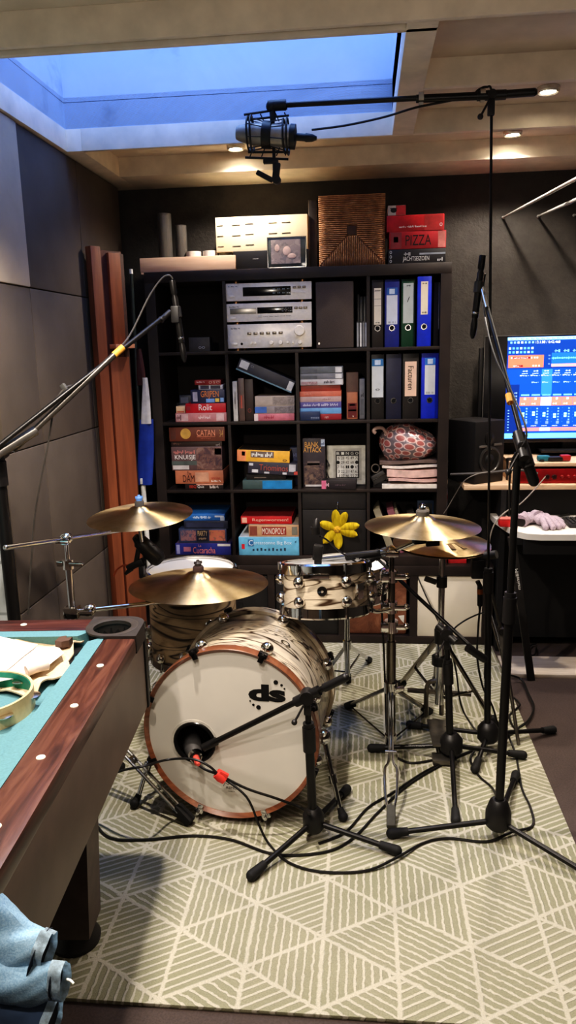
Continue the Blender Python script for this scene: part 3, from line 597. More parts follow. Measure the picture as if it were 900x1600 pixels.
h0 = bagc+V((-.115, -.02, .05))
obj('handle_loop', MB().tube([h0, h0+V((-.02, -.02, .03)), h0+V((-.05, -.03, .034)), h0+V((-.068, -.035, .02)), h0+V((-.055, -.035, .008))], .009, 8), mat((206, 176, 166), .3), t)
# folded papers: wavy stack
pm = [((226, 218, 208), .0, .0), ((206, 168, 160), .03, .012), ((216, 180, 170), .052, .004), ((228, 214, 204), .098, .0), ((110, 92, 86), .118, -.012)]
for i, (c, dz, dx) in enumerate(pm):
    x0 = at(597, 740, .02).x+dx+(.02 if i in (1, 2) else 0); x1 = at(684, 740, .02).x-.003
    hgt = (.026, .02, .042, .018, .022)[i]
    def pf(a, b, i=i, x0=x0, x1=x1, dz=dz): return V((x0+(x1-x0)*a, .01+.006*i+b*.25, z+.0015+dz+.004*math.sin(5*a+i)*(1 if i else 0)+.004*(1 if i else 0)))
    mb = MB(); mb.grid(pf, 24, 4)
    r_ = bmesh.ops.extrude_face_region(mb.bm, geom=mb.bm.faces[:]); bmesh.ops.translate(mb.bm, verts=[q for q in r_['geom'] if isinstance(q, bmesh.types.BMVert)], vec=(0, 0, hgt-.006))
    obj(('magazine', 'folded_paper_bag', 'folded_paper_bag', 'paper_stack', 'document_sleeve')[i], mb, mat(c, .6), None,
        ('white magazine lowest in the paper pile under the bag', 'thin pink folded paper above the white magazine', 'thick pink folded paper bag in the middle of the pile', 'white paper stack directly under the dark sleeve', 'dark brown sleeve right beneath the patterned bag')[i], 'papers', 'papers under the patterned bag')
p = at(592, 748, .05)
t = thing('handheld_console', (p.x-.004, .06, z), 'small black and silver gadget leaning beside the papers', 'gadget')
obj('gadget_body', MB().box((p.x, .06, z+.053), (.075, .05, .05), RY(-.5), .006), mat((56, 54, 52), .4), t)
obj('silver_strip', MB().box((p.x+.004, .034, z+.06), (.07, .003, .004), RY(-.5)), STEEL, t)
obj('dial', MB().lathe([(.018, 0), (.024, 0), (.024, .012), (.018, .012)], (p.x-.02, .05, z+.098), V((.3, -1, .3)), 20, close=True), mat((120, 112, 104), .35, .6), t)
obj('gadget_base', MB().bx(p.x-.03, p.x+.042, .05, .1, z, z+.035, .006), mat((44, 42, 44), .5), t)
# ------------------------------------------------------------------ row 4
z = shz(3); gF = 'games stacked in the bottom row, left bay'
gbox('deep blue game box at the bottom of the bottom-row left stack', 274, 361, z, .062, .01, .27, (48, 54, 128), [('La', (.42, .72, .47, .95), (230, 160, 140)), ('Cucaracha', (.32, .15, .72, .7), (214, 130, 120))], [((.02, .1, .08, .9), (150, 150, 190)), ((.76, .78, .99, .98), (220, 216, 210)), ((.15, .3, .28, .7), (170, 110, 130))], gF, 857, top=art(((70, 60, 96), (120, 96, 120), (46, 44, 80), (150, 130, 140)), 22))
gbox('dark blue game box with cartoon pictures above the deep blue one', 279, 354, z+.064, .076, .02, .25, (62, 72, 100), [('PARTY', (.4, .5, .6, .86), (226, 196, 150)), ('~4', (.42, .22, .58, .44), (190, 160, 130))], [((.38, .1, .62, .92), (44, 44, 56)), ((.04, .15, .36, .9), art(((90, 90, 110), (180, 120, 110), (110, 60, 70), (70, 76, 110)), 40)), ((.64, .15, .97, .9), art(((190, 130, 90), (200, 96, 100), (90, 70, 90), (220, 180, 120)), 40))], gF, 832)
gbox('dark game box third up in the bottom-row left stack', 287, 356, z+.140, .042, .02, .25, (40, 44, 62), [], [((.05, .2, .9, .8), (52, 56, 80))], gF, 812)
gbox('bright blue game box topmost of the bottom-row left stack', 280, 351, z+.182, .036, .03, .24, (50, 110, 176), [('~11', (.3, .3, .7, .7), (206, 220, 236))], [((.78, .5, .98, .75), (206, 214, 224)), ((.9, .0, .99, .5), (190, 200, 210))], gF, 803)
gG = 'games stacked in the bottom row, second bay'
gbox('large light blue game box, widest at the bottom of its bay', 373, 467.5, z, .098, .008, .29, (106, 172, 206), [('C', (.17, .55, .24, .84), (225, 235, 245)), ('arcassonne Big Box', (.25, .55, .88, .8), (206, 226, 240)), ('~2', (.93, .7, .96, .84), (40, 60, 80))], [((.05, .35, .1, .62), (190, 40, 50)), ((.155, .5, .25, .88), (56, 110, 160))] + [((.23+.065*i, .25, .26+.065*i, .35+.03*(i % 3)), (40, 62, 84)) for i in range(9)], gG, 853, top=mat((214, 222, 228), .4))
gbox('worn beige game box on top of the light blue one', 388.5, 467, z+.1, .062, .012, .27, (190, 150, 116), [('MONOPOLY', (.27, .22, .73, .75), (240, 225, 210))], [((.26, .15, .75, .85), (150, 66, 56)), ((.02, .1, .17, .9), (128, 72, 60)), ((.86, .15, .97, .85), (120, 116, 104))], gG, 828, top=mat((150, 136, 120), .5))
gbox('red game box topmost of the bottom-row second bay', 376, 456, z+.164, .040, .03, .25, (188, 36, 40), [('Regenwormen!', (.23, .25, .93, .75), (236, 190, 170))], [((.02, .15, .12, .85), (226, 170, 150))], gG, 807, top=mat((112, 32, 32), .5))
x0 = cx[2]+.004; x1 = cx[2]+CW-.004
t = thing('door_insert', ((x0+x1)/2, .1, z), 'black drawer insert with yellow flower hung on it, bottom row', 'drawer insert')
obj('upper_drawer', MB().bx(x0, x1, .02, .34, z+.244, z+CW-.004, .003), mat((38, 35, 35), .55), t)
obj('lower_drawer', MB().bx(x0, x1, .02, .34, z+.002, z+.241, .003), mat((36, 33, 33), .55), t)
# flower
fc = at(527, 826, .005)
t = thing('fabric_flower', (fc.x, 0, fc.z-.09), 'yellow fabric flower hanging before the black drawers', 'flower')
YEL = N('yellow_petal'); aa = YEL.noise(YEL.map(YEL.obj(), (40, 10, 10)), 3, 3); YEL.set(Base_Color=YEL.ramp(aa, [(.3, (214, 180, 20)), (.65, (250, 226, 50))]), Roughness=.7); YEL = YEL.m
for a, L in ((95, .10), (62, .098), (12, .11), (-16, .102), (-86, .098), (-135, .096), (158, .092)):
    a = math.radians(a); d = V((math.cos(a), 0, math.sin(a))); s = V((-d.z, 0, d.x))
    def pet(p, q, d=d, s=s, L=L):
        w = .0235*math.sin(PI*min(1, .16+p*.80))**.55*(1 if p < .98 else .3); e = (q-.5)*2
        return fc + V((0, -.012, 0)) + d*(.018+p*(L*1.06-.018)) + s*w*e + V((0, -.010*p + .010*(1-e*e)*-1, 0))
    obj('petal', MB().grid(pet, 10, 6, .002), YEL, t)
obj('flower_centre', MB().sph(fc+V((0, -.02, 0)), .0195, (1, .5, 1)), mat((196, 150, 40), .8, 0, .25, 120, .6), t)
obj('hanger_wire', MB().tube([fc+V((0, -.01, .02)), fc+V((.001, -.004, .11)), fc+V((.004, .002, .135)), fc+V((.001, .012, .142))], .0016), STEEL, t)
# bay 4 leaning books behind the crash cymbal
for i, (u, c, lean, h, lab) in enumerate(((588, (150, 142, 122), -.34, .25, 'beige book leaning steeply in the bottom right bay'), (606, (150, 96, 110), -.30, .24, 'pink and dark book leaning in the bottom right bay'), (620, (170, 160, 140), -.42, .24, 'cream box leaning beside the pink book'), (636, (70, 66, 64), -.30, .22, 'dark book rightmost of the leaning ones'))):
    p = at(u, 780, .06); x = p.x+.03
    o = gbox(lab, u-6, u+5, z+.003, h, .05+.012*i, .2, c, [('~3', (.2, .6, .8, .7), (60, 50, 50))] if i != 1 else [], [((.1, .3, .9, .6), (90, 60, 70))] if i == 1 else [], 'leaning books in the bottom right bay', 780, name='book', cat='book', rot=lean)
    o.location.x += .085*(1 if i < 3 else 1)
o = gbox('blue framed picture standing at the bottom right bay', 652, 678, z, .262, .15, .02, (44, 66, 100), [], [((.1, .06, .9, .94), (60, 62, 70))], None, 780, name='picture_frame', cat='frame')
o = gbox('narrow cream box in front of the blue frame', 660, 671, z, .235, .06, .06, (206, 190, 156), [], [], None, 790, name='carton', cat='box')
t = gbox('small red box lying on the low cabinet right of the bookcase', 700, 729, BH, .036, .05, .12, (196, 52, 56), [], [((.05, .75, .95, .95), (226, 140, 130))], None, 878, name='carton', cat='box')
# ------------------------------------------------------------------ on top of the bookcase
z = TOP
x0 = at(218.5, 412, .09).x; x1 = at(368, 412, .09).x
t = thing('wooden_rack', ((x0+x1)/2, .11, z), 'pale wooden plank rack with notched lower edge on the bookcase', 'plank')
PALEW = N('pale_wood'); aa = PALEW.noise(PALEW.map(PALEW.obj(), (2, 20, 20)), 2.2, 4, .6, .6); PALEW.set(Base_Color=PALEW.ramp(aa, [(.3, (222, 180, 148)), (.7, (244, 208, 178))]), Roughness=.55); PALEW = PALEW.m
obj('plank', MB().bx(x0, x1, .09, .11, z+.010, at(290, 401, .09).z, .002), PALEW, t)
nx = [x0, x0+.063, x0+.172, x0+.268, x0+.37, x1]
for a, b in zip(nx, nx[1:]): obj('foot_block', MB().bx(a+.003, b-.003, .091, .14, z, z+.010), PALEW, t)
def vase(u0, u1, v0, y, lab):
    a = at(u0, v0, y); b = at(u1, v0, y); xm = (a.x+b.x)/2; r = (b.x-a.x)/2; h = a.z-z
    gm = MATS.get('vase')
    if not gm:
        q = N('smoky_glass'); f1 = q.n('ShaderNodeBsdfTransparent'); f1.inputs[0].default_value = (.55, .53, .52, 1); f2 = q.n('ShaderNodeBsdfGlossy'); f2.inputs['Roughness'].default_value = .08
        lw = q.n('ShaderNodeLayerWeight'); lw.inputs[0].default_value = .35; df = q.n('ShaderNodeBsdfDiffuse'); df.inputs[0].default_value = lin((150, 144, 138)); md = q.n('ShaderNodeMixShader'); md.inputs[0].default_value = .3; q.l(f1.outputs[0], md.inputs[1]); q.l(df.outputs[0], md.inputs[2]); mxs = q.n('ShaderNodeMixShader'); q.l(lw.outputs['Fresnel'], mxs.inputs[0]); q.l(md.outputs[0], mxs.inputs[1]); q.l(f2.outputs[0], mxs.inputs[2]); q.l(mxs.outputs[0], q.out.inputs[0]); gm = MATS['vase'] = q.m
    obj('glass_vase', MB().lathe([(0, 0), (r, 0), (r, h), (r-.004, h), (r-.004, .012), (0, .012)], (xm, y, z), Z, 4 if False else 24), gm, None, lab, 'vase', 'tall glass vases on the bookcase')
vase(245, 267, 335, .19, 'taller smoky glass cylinder vase at the left on the bookcase')
vase(273, 291, 353, .20, 'shorter smoky glass cylinder vase beside the taller one')
def cup(u0, u1, v0, y, c, lab, deco=None):
    a = at(u0, v0, y); b = at(u1, v0, y); xm = (a.x+b.x)/2; r = (b.x-a.x)/2; h = a.z-z
    t = thing('ceramic_cup', (xm, y, z), lab, 'cup', 'cups behind the wooden rack')
    obj('cup_body', MB().lathe([(0, 0), (r*.8, 0), (r, h*.35), (r, h), (r-.004, h), (r-.005, h*.3), (0, .01)], (xm, y, z), Z, 28), mat(c, .3), t)
    if deco: obj('printed_band', MB().lathe([(r+.0004, h*.25), (r+.0006, h*.8)], (xm, y, z), Z, 28), deco, t)
cup(291, 314, 394, .18, (226, 216, 204), 'white cup with brown speckled print, left of three', art(((226, 216, 204), (226, 216, 204), (150, 110, 96)), 60))
cup(317, 340, 393, .18, (222, 218, 212), 'plain white cup, middle of three on the bookcase')
cup(342, 361, 396, .20, (150, 152, 124), 'olive green cup, right of three on the bookcase')
# black media box with the slotted cream carton on it
x0 = at(364, 400, .13).x; x1 = at(483, 400, .13).x; hb = at(364, 393, .13).z-z
t = obj('centre_speaker', MB().bx(x0, x1, .13, .34, z, z+hb, .004), mat((30, 28, 28), .45), None, 'black centre speaker box beneath the slotted cream carton', 'speaker')
text(t, '~4', (at(400, 406, .13).x, .1285, at(400, 404, .13).z), X, Z, .03, .007, (190, 186, 180), 'emblem')
a = at(336, 340, .14); b = at(481, 393, .14); zt = a.z
t = thing('slotted_carton', ((a.x+b.x)/2, .22, z+hb), 'cream carton with rows of slots lying on the black speaker box', 'carton')
obj('carton_body', MB().bx(a.x, b.x, .14, .30, z+hb, zt, .003), mat((230, 216, 184), .55, 0, .03, 8), t)
obj('side_flap', MB().bx(a.x-.012, a.x-.002, .20, .29, z+hb+.01, zt-.03, .002), mat((222, 206, 176), .55), t)
ww = b.x-a.x; hh = zt-z-hb
for r in range(3):
    for q in range(5): obj('slot', MB().box((a.x+ww*(.05+.145*q+(.11 if q > 2 else 0)+(.03 if q else 0)), .1392, zt-hh*(.24+.30*r)+.004*(q > 1)), (.042 if q else .03, .0016, .0028), RY(-.02)), mat((70, 58, 44), .7), t, flat=True)
# photo frame
a = at(417, 371, .05); b = at(479, 415, .05)
t = thing('photo_frame', ((a.x+b.x)/2, .055, z), 'glass photo frame with a small couple picture on the bookcase', 'photo frame')
GLS = mat((120, 126, 122), .05, 0, .02)
obj('glass_plate', MB().bx(a.x, b.x, .05, .058, z, a.z, .0015), mat((96, 100, 98), .08), t)
c0 = at(423, 375, .05); c1 = at(470, 411, .05)
obj('photograph', MB().bx(c0.x, c1.x, .0492, .05, c1.z, c0.z), art(((150, 140, 140), (190, 170, 166), (226, 206, 196), (110, 90, 84)), 22), t, flat=True)
mf = MB()
for q in ((433, 388, .012, .018), (448, 392, .02, .022), (456, 400, .022, .012)):
    pp = at(q[0], q[1], .049); mf.sph(pp, 1, (q[2], .0008, q[3]))
obj('couple_print', mf, mat((232, 200, 188), .5), t)
obj('metal_edge', MB().bx(a.x, b.x, .0485, .05, z, z+.008).bx(a.x, a.x+.004, .0485, .05, z, a.z).bx(b.x-.004, b.x, .0485, .05, z, a.z).bx(a.x, b.x, .0485, .05, a.z-.005, a.z), mat((150, 150, 146), .2, .9), t)
a = at(482, 313, .16); b = at(496, 400, .16)
t = obj('dark_board', MB().bx(a.x, b.x, .16, .20, z, a.z, .002), mat((40, 34, 32), .5), None, 'tall narrow dark board between cream carton and woven seat', 'board')
obj('bright_edge', MB().bx(a.x-.001, a.x+.002, .159, .2, z, a.z), mat((130, 122, 112), .4), t)
# woven rush seat standing on edge: ridged strands running in from each side to the middle
a = at(497, 305, .03); b = at(602, 413, .03); SW = b.x-a.x; SH = a.z-z; yc = .03
g = N('rush_weave'); v = g.obj(); aa = g.noise(v, 30, 4, .7); g.set(Base_Color=g.ramp(aa, [(.25, (146, 104, 74)), (.5, (186, 140, 104)), (.78, (214, 172, 134))]), Roughness=.7)
RUSH = g.m
t = thing('woven_stool', (a.x+SW/2, .2, z), 'square woven rush stool standing on its side on the bookcase', 'stool')
def rush(p, q):
    x, zz = p-.5, q-.5
    low = zz < 0 and abs(x) < abs(zz)
    s = x if low else zz
    rd = abs(math.sin(s*PI*36)); edge = max(abs(x), abs(zz))
    bul = .016*(1-max(0, (edge-.40)/.10)**2) if edge > .40 else .016
    seam = .006*max(0, 1-abs(abs(x)-abs(zz))*50)*(zz < 0)
    y = yc + .02 - bul - .009*rd + seam + random.uniform(0, .001)
    if max(abs(x), abs(zz)) < .075: y = yc+.016
    return V((a.x+SW*p, y, z+SH*q))
obj('woven_seat', MB().grid(rush, 216, 216), RUSH, t)
obj('stool_body', MB().bx(a.x+.006, b.x-.006, yc+.021, yc+.33, z, z+SH-.006, .012), RUSH, t)
obj('centre_block', MB().box((a.x+SW/2, yc+.012, z+SH*.5), (SW*.13, .01, SH*.13), None, .002), mat((112, 82, 60), .6), t)
# boxes to the right
gH = 'boxes piled at the right end of the bookcase top'
def tb(lab, u0, u1, zb, h, c, tx=(), pt=(), vm=370, y0=.03): return gbox(lab, u0, u1, zb, h, y0, .24, c, tx, pt, gH, vm, name='carton', cat='box', top=mat((96, 82, 76), .6))  # drab top plates added to stop red bounce on the beam
tb('black game box with white title, lowest of the right pile', 606, 696, z, .068, (36, 34, 38), [('JACHTSEIZOEN', (.26, .12, .72, .5), (232, 230, 226)), ('~3', (.28, .55, .4, .78), (200, 198, 196)), ('~2', (.86, .14, .96, .38), (220, 218, 214)), ('o', (.03, .7, .07, .92), (200, 200, 200)), ('o', (.03, .4, .07, .62), (200, 200, 200)), ('o', (.03, .1, .07, .32), (200, 200, 200))], [((.55, .6, 1.0, .72), (150, 156, 166))], 398)
tb('red carton with black handwritten word on the bookcase', 608, 697, z+.068, .080, (186, 44, 52), [('PIZZA', (.29, .2, .74, .78), (40, 24, 26)), ('~2', (.88, .55, .94, .8), (226, 150, 140))], [((.03, .05, .22, .95), (150, 60, 66)), ((.08, .4, .16, .7), (214, 170, 160)), ((.86, .05, .99, .95), (226, 140, 132))], 374)
tb('bright red carton with thin white line of text', 604, 694, z+.148, .073, (214, 44, 50), [('~16', (.22, .22, .7, .34), (250, 240, 236)), ('o', (.92, .24, .97, .46), (250, 240, 236))], [((.66, .02, .99, .98), (206, 70, 70))], 354)
t = tb('small white and red carton with a black pot print', 606, 634, z+.221, .045, (226, 214, 206), [], [((.45, .02, 1, .98), (206, 60, 66))], 337)
q = at(615, 338, .03); obj('pot_print', MB().sph((q.x, .0292, z+.244), 1, (.015, .0006, .011)).bx(q.x-.017, q.x+.017, .0286, .0292, z+.251, z+.254), mat((30, 28, 28), .5), t)

p = at(628, 968, .019); obj('paper_scrap', MB().prism([(p.x-.02, .0188, p.z+.02), (p.x+.012, .0188, p.z+.024), (p.x+.010, .0188, p.z-.02), (p.x-.004, .0188, p.z-.004)], (0, .0012, 0)), WHITEP, None, 'tiny torn white paper scrap on the brown leather basket', 'paper')
# ================================================================== DRUM KIT
def zebra(name, su, sv, f=7.0, base=((198, 182, 158), (220, 206, 184)), line=(52, 38, 28), off=0.0, w=.10):
    g = N(name); tc = g.n('ShaderNodeUVMap'); tc.uv_map = 'uv'
    v = g.map(tc.outputs[0], (su, sv, 1), (0, 0, .22), (off, off*.7, 0))
    a = g.noise(v, 1.0, 2, .45, .5); b = g.noise(g.map(tc.outputs[0], (5, 60, 1)), 6, 3)
    fr_ = g.math('PINGPONG', g.math('MULTIPLY', a, f), .5)
    m = g.n('ShaderNodeMapRange'); g.l(fr_, m.inputs[0]); m.inputs[1].default_value = w*.35; m.inputs[2].default_value = w*2.2
    c = g.mix(m.outputs[0], lin(line), g.ramp(b, [(.3, base[0]), (.7, base[1])]))
    g.set(Base_Color=c, Roughness=.28); g.b.inputs['Coat Weight'].default_value = .35; return g.m
HEADM = mat((222, 216, 206), .5, 0, .02, 4); COPPER = None
g = N('copper_hoop'); v = g.map(g.obj(), (3, 3, 40)); aa = g.noise(v, 2, 4, .6, .4)
g.set(Base_Color=g.ramp(aa, [(.3, (112, 66, 45)), (.7, (148, 94, 66))]), Roughness=.3); g.b.inputs['Coat Weight'].default_value = .5; COPPER = g.m
def disc(mb, c, R, r, B, n=40):
    return mb.lathe([(0, 0), (r, 0), (r, .0006), (0, .0006)], c, R, n, B)
# ---- bass drum
def frame(phi, tl):
    h = V((math.sin(phi), math.cos(phi), 0)); s = V((math.cos(phi), -math.sin(phi), 0)); return math.cos(tl)*h-math.sin(tl)*Z, s, math.cos(tl)*Z+math.sin(tl)*h
BC = V((.641, -1.573, .326)); BAX, BS, BU = frame(.075, .046); BD = .455; BR = .278
B_ = M((BS, BU, -BAX)).transposed()      # local x right, y up, z towards the listener
def bpt(a, r, d): return BC + BAX*d + BS*(r*math.sin(a)) + BU*(r*math.cos(a))
def onhead(u, v, d=.006):
    o = BC+BAX*d; q = ray(u, v); t = (o-CAM).dot(BAX)/q.dot(BAX); return CAM+q*t
t = thing('bass_drum', (BC.x, BC.y+.2, RUG), 'large bass drum with white ported front head and copper hoop', 'drum')
def along(p): return [(r, -d) for r, d in p]
ZEB = zebra('striped_ash_shell', 2.4, 10.0, 14.0, off=3.1, w=.10, line=(56, 42, 32))
obj('shell', MB().lathe(along([(BR, .02), (BR, BD-.02), (BR-.007, BD-.02), (BR-.007, .02)]), BC, None, 96, B_, close=True), ZEB, t)
hoop = [(.279, .004), (.291, -.006), (.293, -.004), (.293, .036), (.291, .040), (.279, .040)]
obj('front_hoop', MB().lathe(along(hoop), BC, None, 96, B_, close=True), COPPER, t)
obj('rear_hoop', MB().lathe(along([(r, BD-d) for r, d in hoop]), BC, None, 96, B_, close=True), zebra('striped_hoop', 2, 14, 7, line=(60, 40, 30)), t)
hc = onhead(304, 1160); hl = hc-(BC+BAX*.006); hx, hy = hl.dot(BS), hl.dot(BU); HR = .066
mb = MB(); n = 96; o1 = []; o2 = []
for i in range(n):
    a = 2*PI*i/n
    o1.append(mb.bm.verts.new(BC+BAX*.006+BS*(.2795*math.cos(a))+BU*(.2795*math.sin(a))))
    o2.append(mb.bm.verts.new(BC+BAX*.006+BS*(hx+HR*math.cos(a))+BU*(hy+HR*math.sin(a))))
for i in range(n): mb.bm.faces.new((o1[i], o1[(i+1) % n], o2[(i+1) % n], o2[i]))
fh = obj('front_head', mb, HEADM, t)
obj('port_ring', MB().lathe([(HR-.004, .004), (HR+.003, .004), (HR+.006, .0), (HR+.003, -.006), (HR-.006, -.006)], hc, None, 48, B_, close=True), mat((24, 22, 22), .25), fh)
obj('port_trim', MB().lathe([(HR+.006, .0015), (HR+.014, .001), (HR+.014, 0), (HR+.006, 0)], hc, None, 48, B_, close=True), mat((206, 200, 190), .2), fh)
obj('rear_head', MB().lathe([(0, -BD+.006), (.279, -BD+.006)], BC, None, 64, B_), mat((70, 66, 62), .6), t)
NV = -BAX
def headlogo():
    mb = MB(); p = onhead(417, 1083)-BAX*.0008
    addtext(mb, '^ds', p, BS, BU, .122, .058)
    for u, v, r in ((431, 1066, .0075), (440, 1070.5, .0042), (444.5, 1076, .003), (391, 1095, .003), (396, 1101, .0042), (404, 1105, .0075)):
        mb.lathe([(0, .0), (r, 0), (r, .0004), (0, .0004)], onhead(u, v)-BAX*.001, None, 20, B_)
    obj('drum_logo', mb, mat((22, 20, 20), .5), fh, flat=True, fix=False)
    mb = MB(); p = onhead(362, 1231)-BAX*.0008
    addtext(mb, 'REMO', p, BS, BU, .036, .009); addtext(mb, '~6', p-BU*.012, BS, BU, .022, .003)
    pts = [(-.028, .004), (-.022, .018), (-.012, .011), (0, .022), (.012, .011), (.022, .018), (.028, .004)]
    for (a, b), (c, d) in zip(pts, pts[1:]): mb.cyl(p+BS*a+BU*b, p+BS*c+BU*d, .0008, n=5)
    obj('maker_mark', mb, mat((60, 58, 56), .5), fh, flat=True, fix=False)
BLK = mat((30, 28, 27), .35, .4)
headlogo()
for i in range(8):
    a = math.radians(22.5+45*i); rd = BS*math.sin(a)+BU*math.cos(a)
    for front in (1, 0):
        d0 = .082 if front else BD-.082; e = -1 if front else 1
        p = bpt(a, BR+.012, d0)
        lg = obj('lug', MB().sph(p, .0225, n=18).cyl(bpt(a, BR-.002, d0), p, .012), CHROME, t)
        hp = bpt(a, BR+.022, d0+e*.068)
        obj('tension_rod', MB().cyl(p+rd*.006, hp+BAX*e*.03, .0032, n=8), STEEL, lg)
        Q = M((BAX, BAX.cross(rd), rd)).transposed()
        obj('claw', MB().box(hp+BAX*e*.010-rd*.002, (.02, .030, .018), Q, .003).box(hp+BAX*e*.021-rd*.012, (.006, .018, .028), Q, .002).cyl(hp+BAX*e*.012, hp+BAX*e*.034, .006, n=10), BLK if a < 2 or a > 4.3 else STEEL, lg)
for sgn, foot in ((-1, fl(211, 1262, RUG)), (1, fl(536, 1283, RUG))):
    p = bpt(sgn*math.radians(100), BR+.015, .13); f = V((foot.x, foot.y, RUG))
    s_ = obj('spur', MB().cyl(p, f+(p-f)*.1, .008).cyl(p+(f-p)*.45, p+(f-p)*.55, .014).sph(p, .026, n=14), STEEL, t)
    obj('rubber_foot', MB().sph(f+Z*.017, .017, (1, 1, 1)).cyl(f+Z*.016, f+(p-f)*.16, .015, .010), RUBBER, s_)
obj('vent_badge', MB().lathe([(.012, 0), (.018, 0), (.018, .004), (.012, .004)], bpt(.55, BR, .22), BS*math.sin(.55)+BU*math.cos(.55), 24, close=True), CHROME, t)
# ---- vertical drums
def drum(name, label, c, R, dep, tilt, nl, a0, shellm, headm, bad=True, hoopm=None):
    ax, s, up = frame(0, 0); Rm = RX(tilt[0]) @ RY(tilt[1]); B = Rm
    t = thing(name, (c.x, c.y, c.z-dep), label, 'drum')
    U = B @ Z; hoopm = hoopm or CHROME
    obj('shell', MB().lathe([(R, -.012), (R, -dep+.012), (R-.006, -dep+.012), (R-.006, -.012)], c, None, 72, B, close=True), shellm, t)
    hp = [(R+.001, -.028), (R+.009, -.028), (R+.009, .004), (R+.004, .010), (R-.004, .010), (R+.001, .004)]
    obj('top_hoop', MB().lathe(hp, c, None, 72, B, close=True), hoopm, t)
    obj('bottom_hoop', MB().lathe([(r, -dep-h) for r, h in hp], c, None, 72, B, close=True), hoopm, t)
    obj('top_head', MB().lathe([(0, -.004), (R, -.004)], c, None, 64, B), headm, t)
    obj('bottom_head', MB().lathe([(0, -dep+.004), (R, -dep+.004)], c, None, 64, B), mat((150, 146, 140), .3), t)
    for i in range(nl):
        a = a0+2*PI*i/nl; rd = B @ V((math.sin(a), -math.cos(a), 0))
        for k in (0, 1):
            hh = -.052 if not k else -dep+.052
            p = c+rd*(R+.010)+U*hh
            lg = obj('lug', MB().sph(p, .0205, n=18).cyl(c+rd*(R-.003)+U*hh, p, .011), CHROME, t)
            q = c+rd*(R+.013)+U*(-.004 if not k else -dep+.004)
            obj('tension_rod', MB().cyl(p+rd*.002, q, .003, n=8).cyl(q+U*(-.014 if not k else .0), q+U*(.014 if not k else -.012), .006, n=10), STEEL, lg)
    if bad:
        a = a0+PI/nl; rd = B @ V((math.sin(a), -math.cos(a), 0))
        obj('vent_badge', MB().lathe([(.005, .005), (.017, .004), (.019, 0), (.005, 0)], c+rd*R-U*dep*.48, rd, 28, close=True), CHROME, t)
    return t, B, U
TC = V((.932, -1.15, .782))
t, B, U = drum('rack_tom', 'small striped wooden rack tom with chrome hoops above the bass drum', TC, .152, .172, (-.20, -.03), 6, -.54, zebra('striped_ash_tom', 1.8, 9, 12, w=.06, line=(70, 52, 38), off=1.3), mat((150, 147, 142), .6))
mb = MB(); rd = B @ V((.72, -.70, 0)); pp = TC+rd*.166-U*.085
mb.box(pp, (.03, .03, .06), RZ(.8), .004); obj('mount_bracket', mb, CHROME, t)
FC = V((.353, -.80, .652))
t, B, U = drum('floor_tom', 'striped wooden floor tom with white head behind the bass drum', FC, .182, .385, (0, 0), 8, .2, zebra('striped_ash_floor_tom', 1.8, 8, 12, w=.075, line=(58, 44, 34), off=7.7, base=((176, 152, 122), (198, 174, 142))), HEADM)
for a in (.9, 3.0, 5.1):
    rd = V((math.sin(a), -math.cos(a), 0)); p = FC+rd*.205
    l = obj('leg', MB().cyl((p.x, p.y, .45), (p.x, p.y, .03), .006).box((p.x-rd.x*.012, p.y-rd.y*.012, .40), (.03, .03, .05), RZ(a), .004), STEEL, t)
    obj('rubber_foot', MB().lathe([(0, 0), (.014, 0), (.014, .03), (.009, .042), (0, .042)], (p.x, p.y, RUG), Z, 16), RUBBER, l)
SC = V((1.0, -.66, .635))
t, B, U = drum('snare_drum', 'chrome snare drum with white head behind the rack tom', SC, .172, .13, (-.03, .02), 8, .2, mat((176, 172, 168), .16, 1.0), HEADM)
# snare stand
t = thing('snare_stand', (SC.x, SC.y, RUG), 'chrome tripod snare stand under the chrome snare drum', 'stand')
pz = SC.z-.17
obj('pole', MB().cyl((SC.x, SC.y, .12), (SC.x, SC.y, pz), .0125).cyl((SC.x, SC.y, .25), (SC.x, SC.y, .29), .019).cyl((SC.x, SC.y, pz-.03), (SC.x, SC.y, pz+.01), .024), STEEL, t)
for a in (.4, 2.5, 4.6):
    e = SC+V((math.sin(a)*.165, -math.cos(a)*.165, -.145)); obj('basket_arm', MB().tube([(SC.x, SC.y, pz), V((SC.x, SC.y, pz))+V((math.sin(a)*.1, -math.cos(a)*.1, -.005)), e, e+Z*.03], .006, 8), STEEL, t)
for f in (fl(578, 1034, RUG), V((.84, -.60, RUG)), fl(552, 1052, RUG)+V((-.02, -.1, 0))):
    k0 = V((SC.x, SC.y, .27)); d = (V((f.x, f.y, .02))-k0)
    l = obj('leg', MB().box(k0+d*.45, (.010, .016, d.length*.9), basis(d, Z.cross(d))).cyl((SC.x, SC.y, .14), k0+d*.55, .005, n=8), STEEL, t)
    obj('rubber_foot', MB().box(k0+d*.95, (.024, .026, .06), basis(d, Z.cross(d)), .006), RUBBER, l)
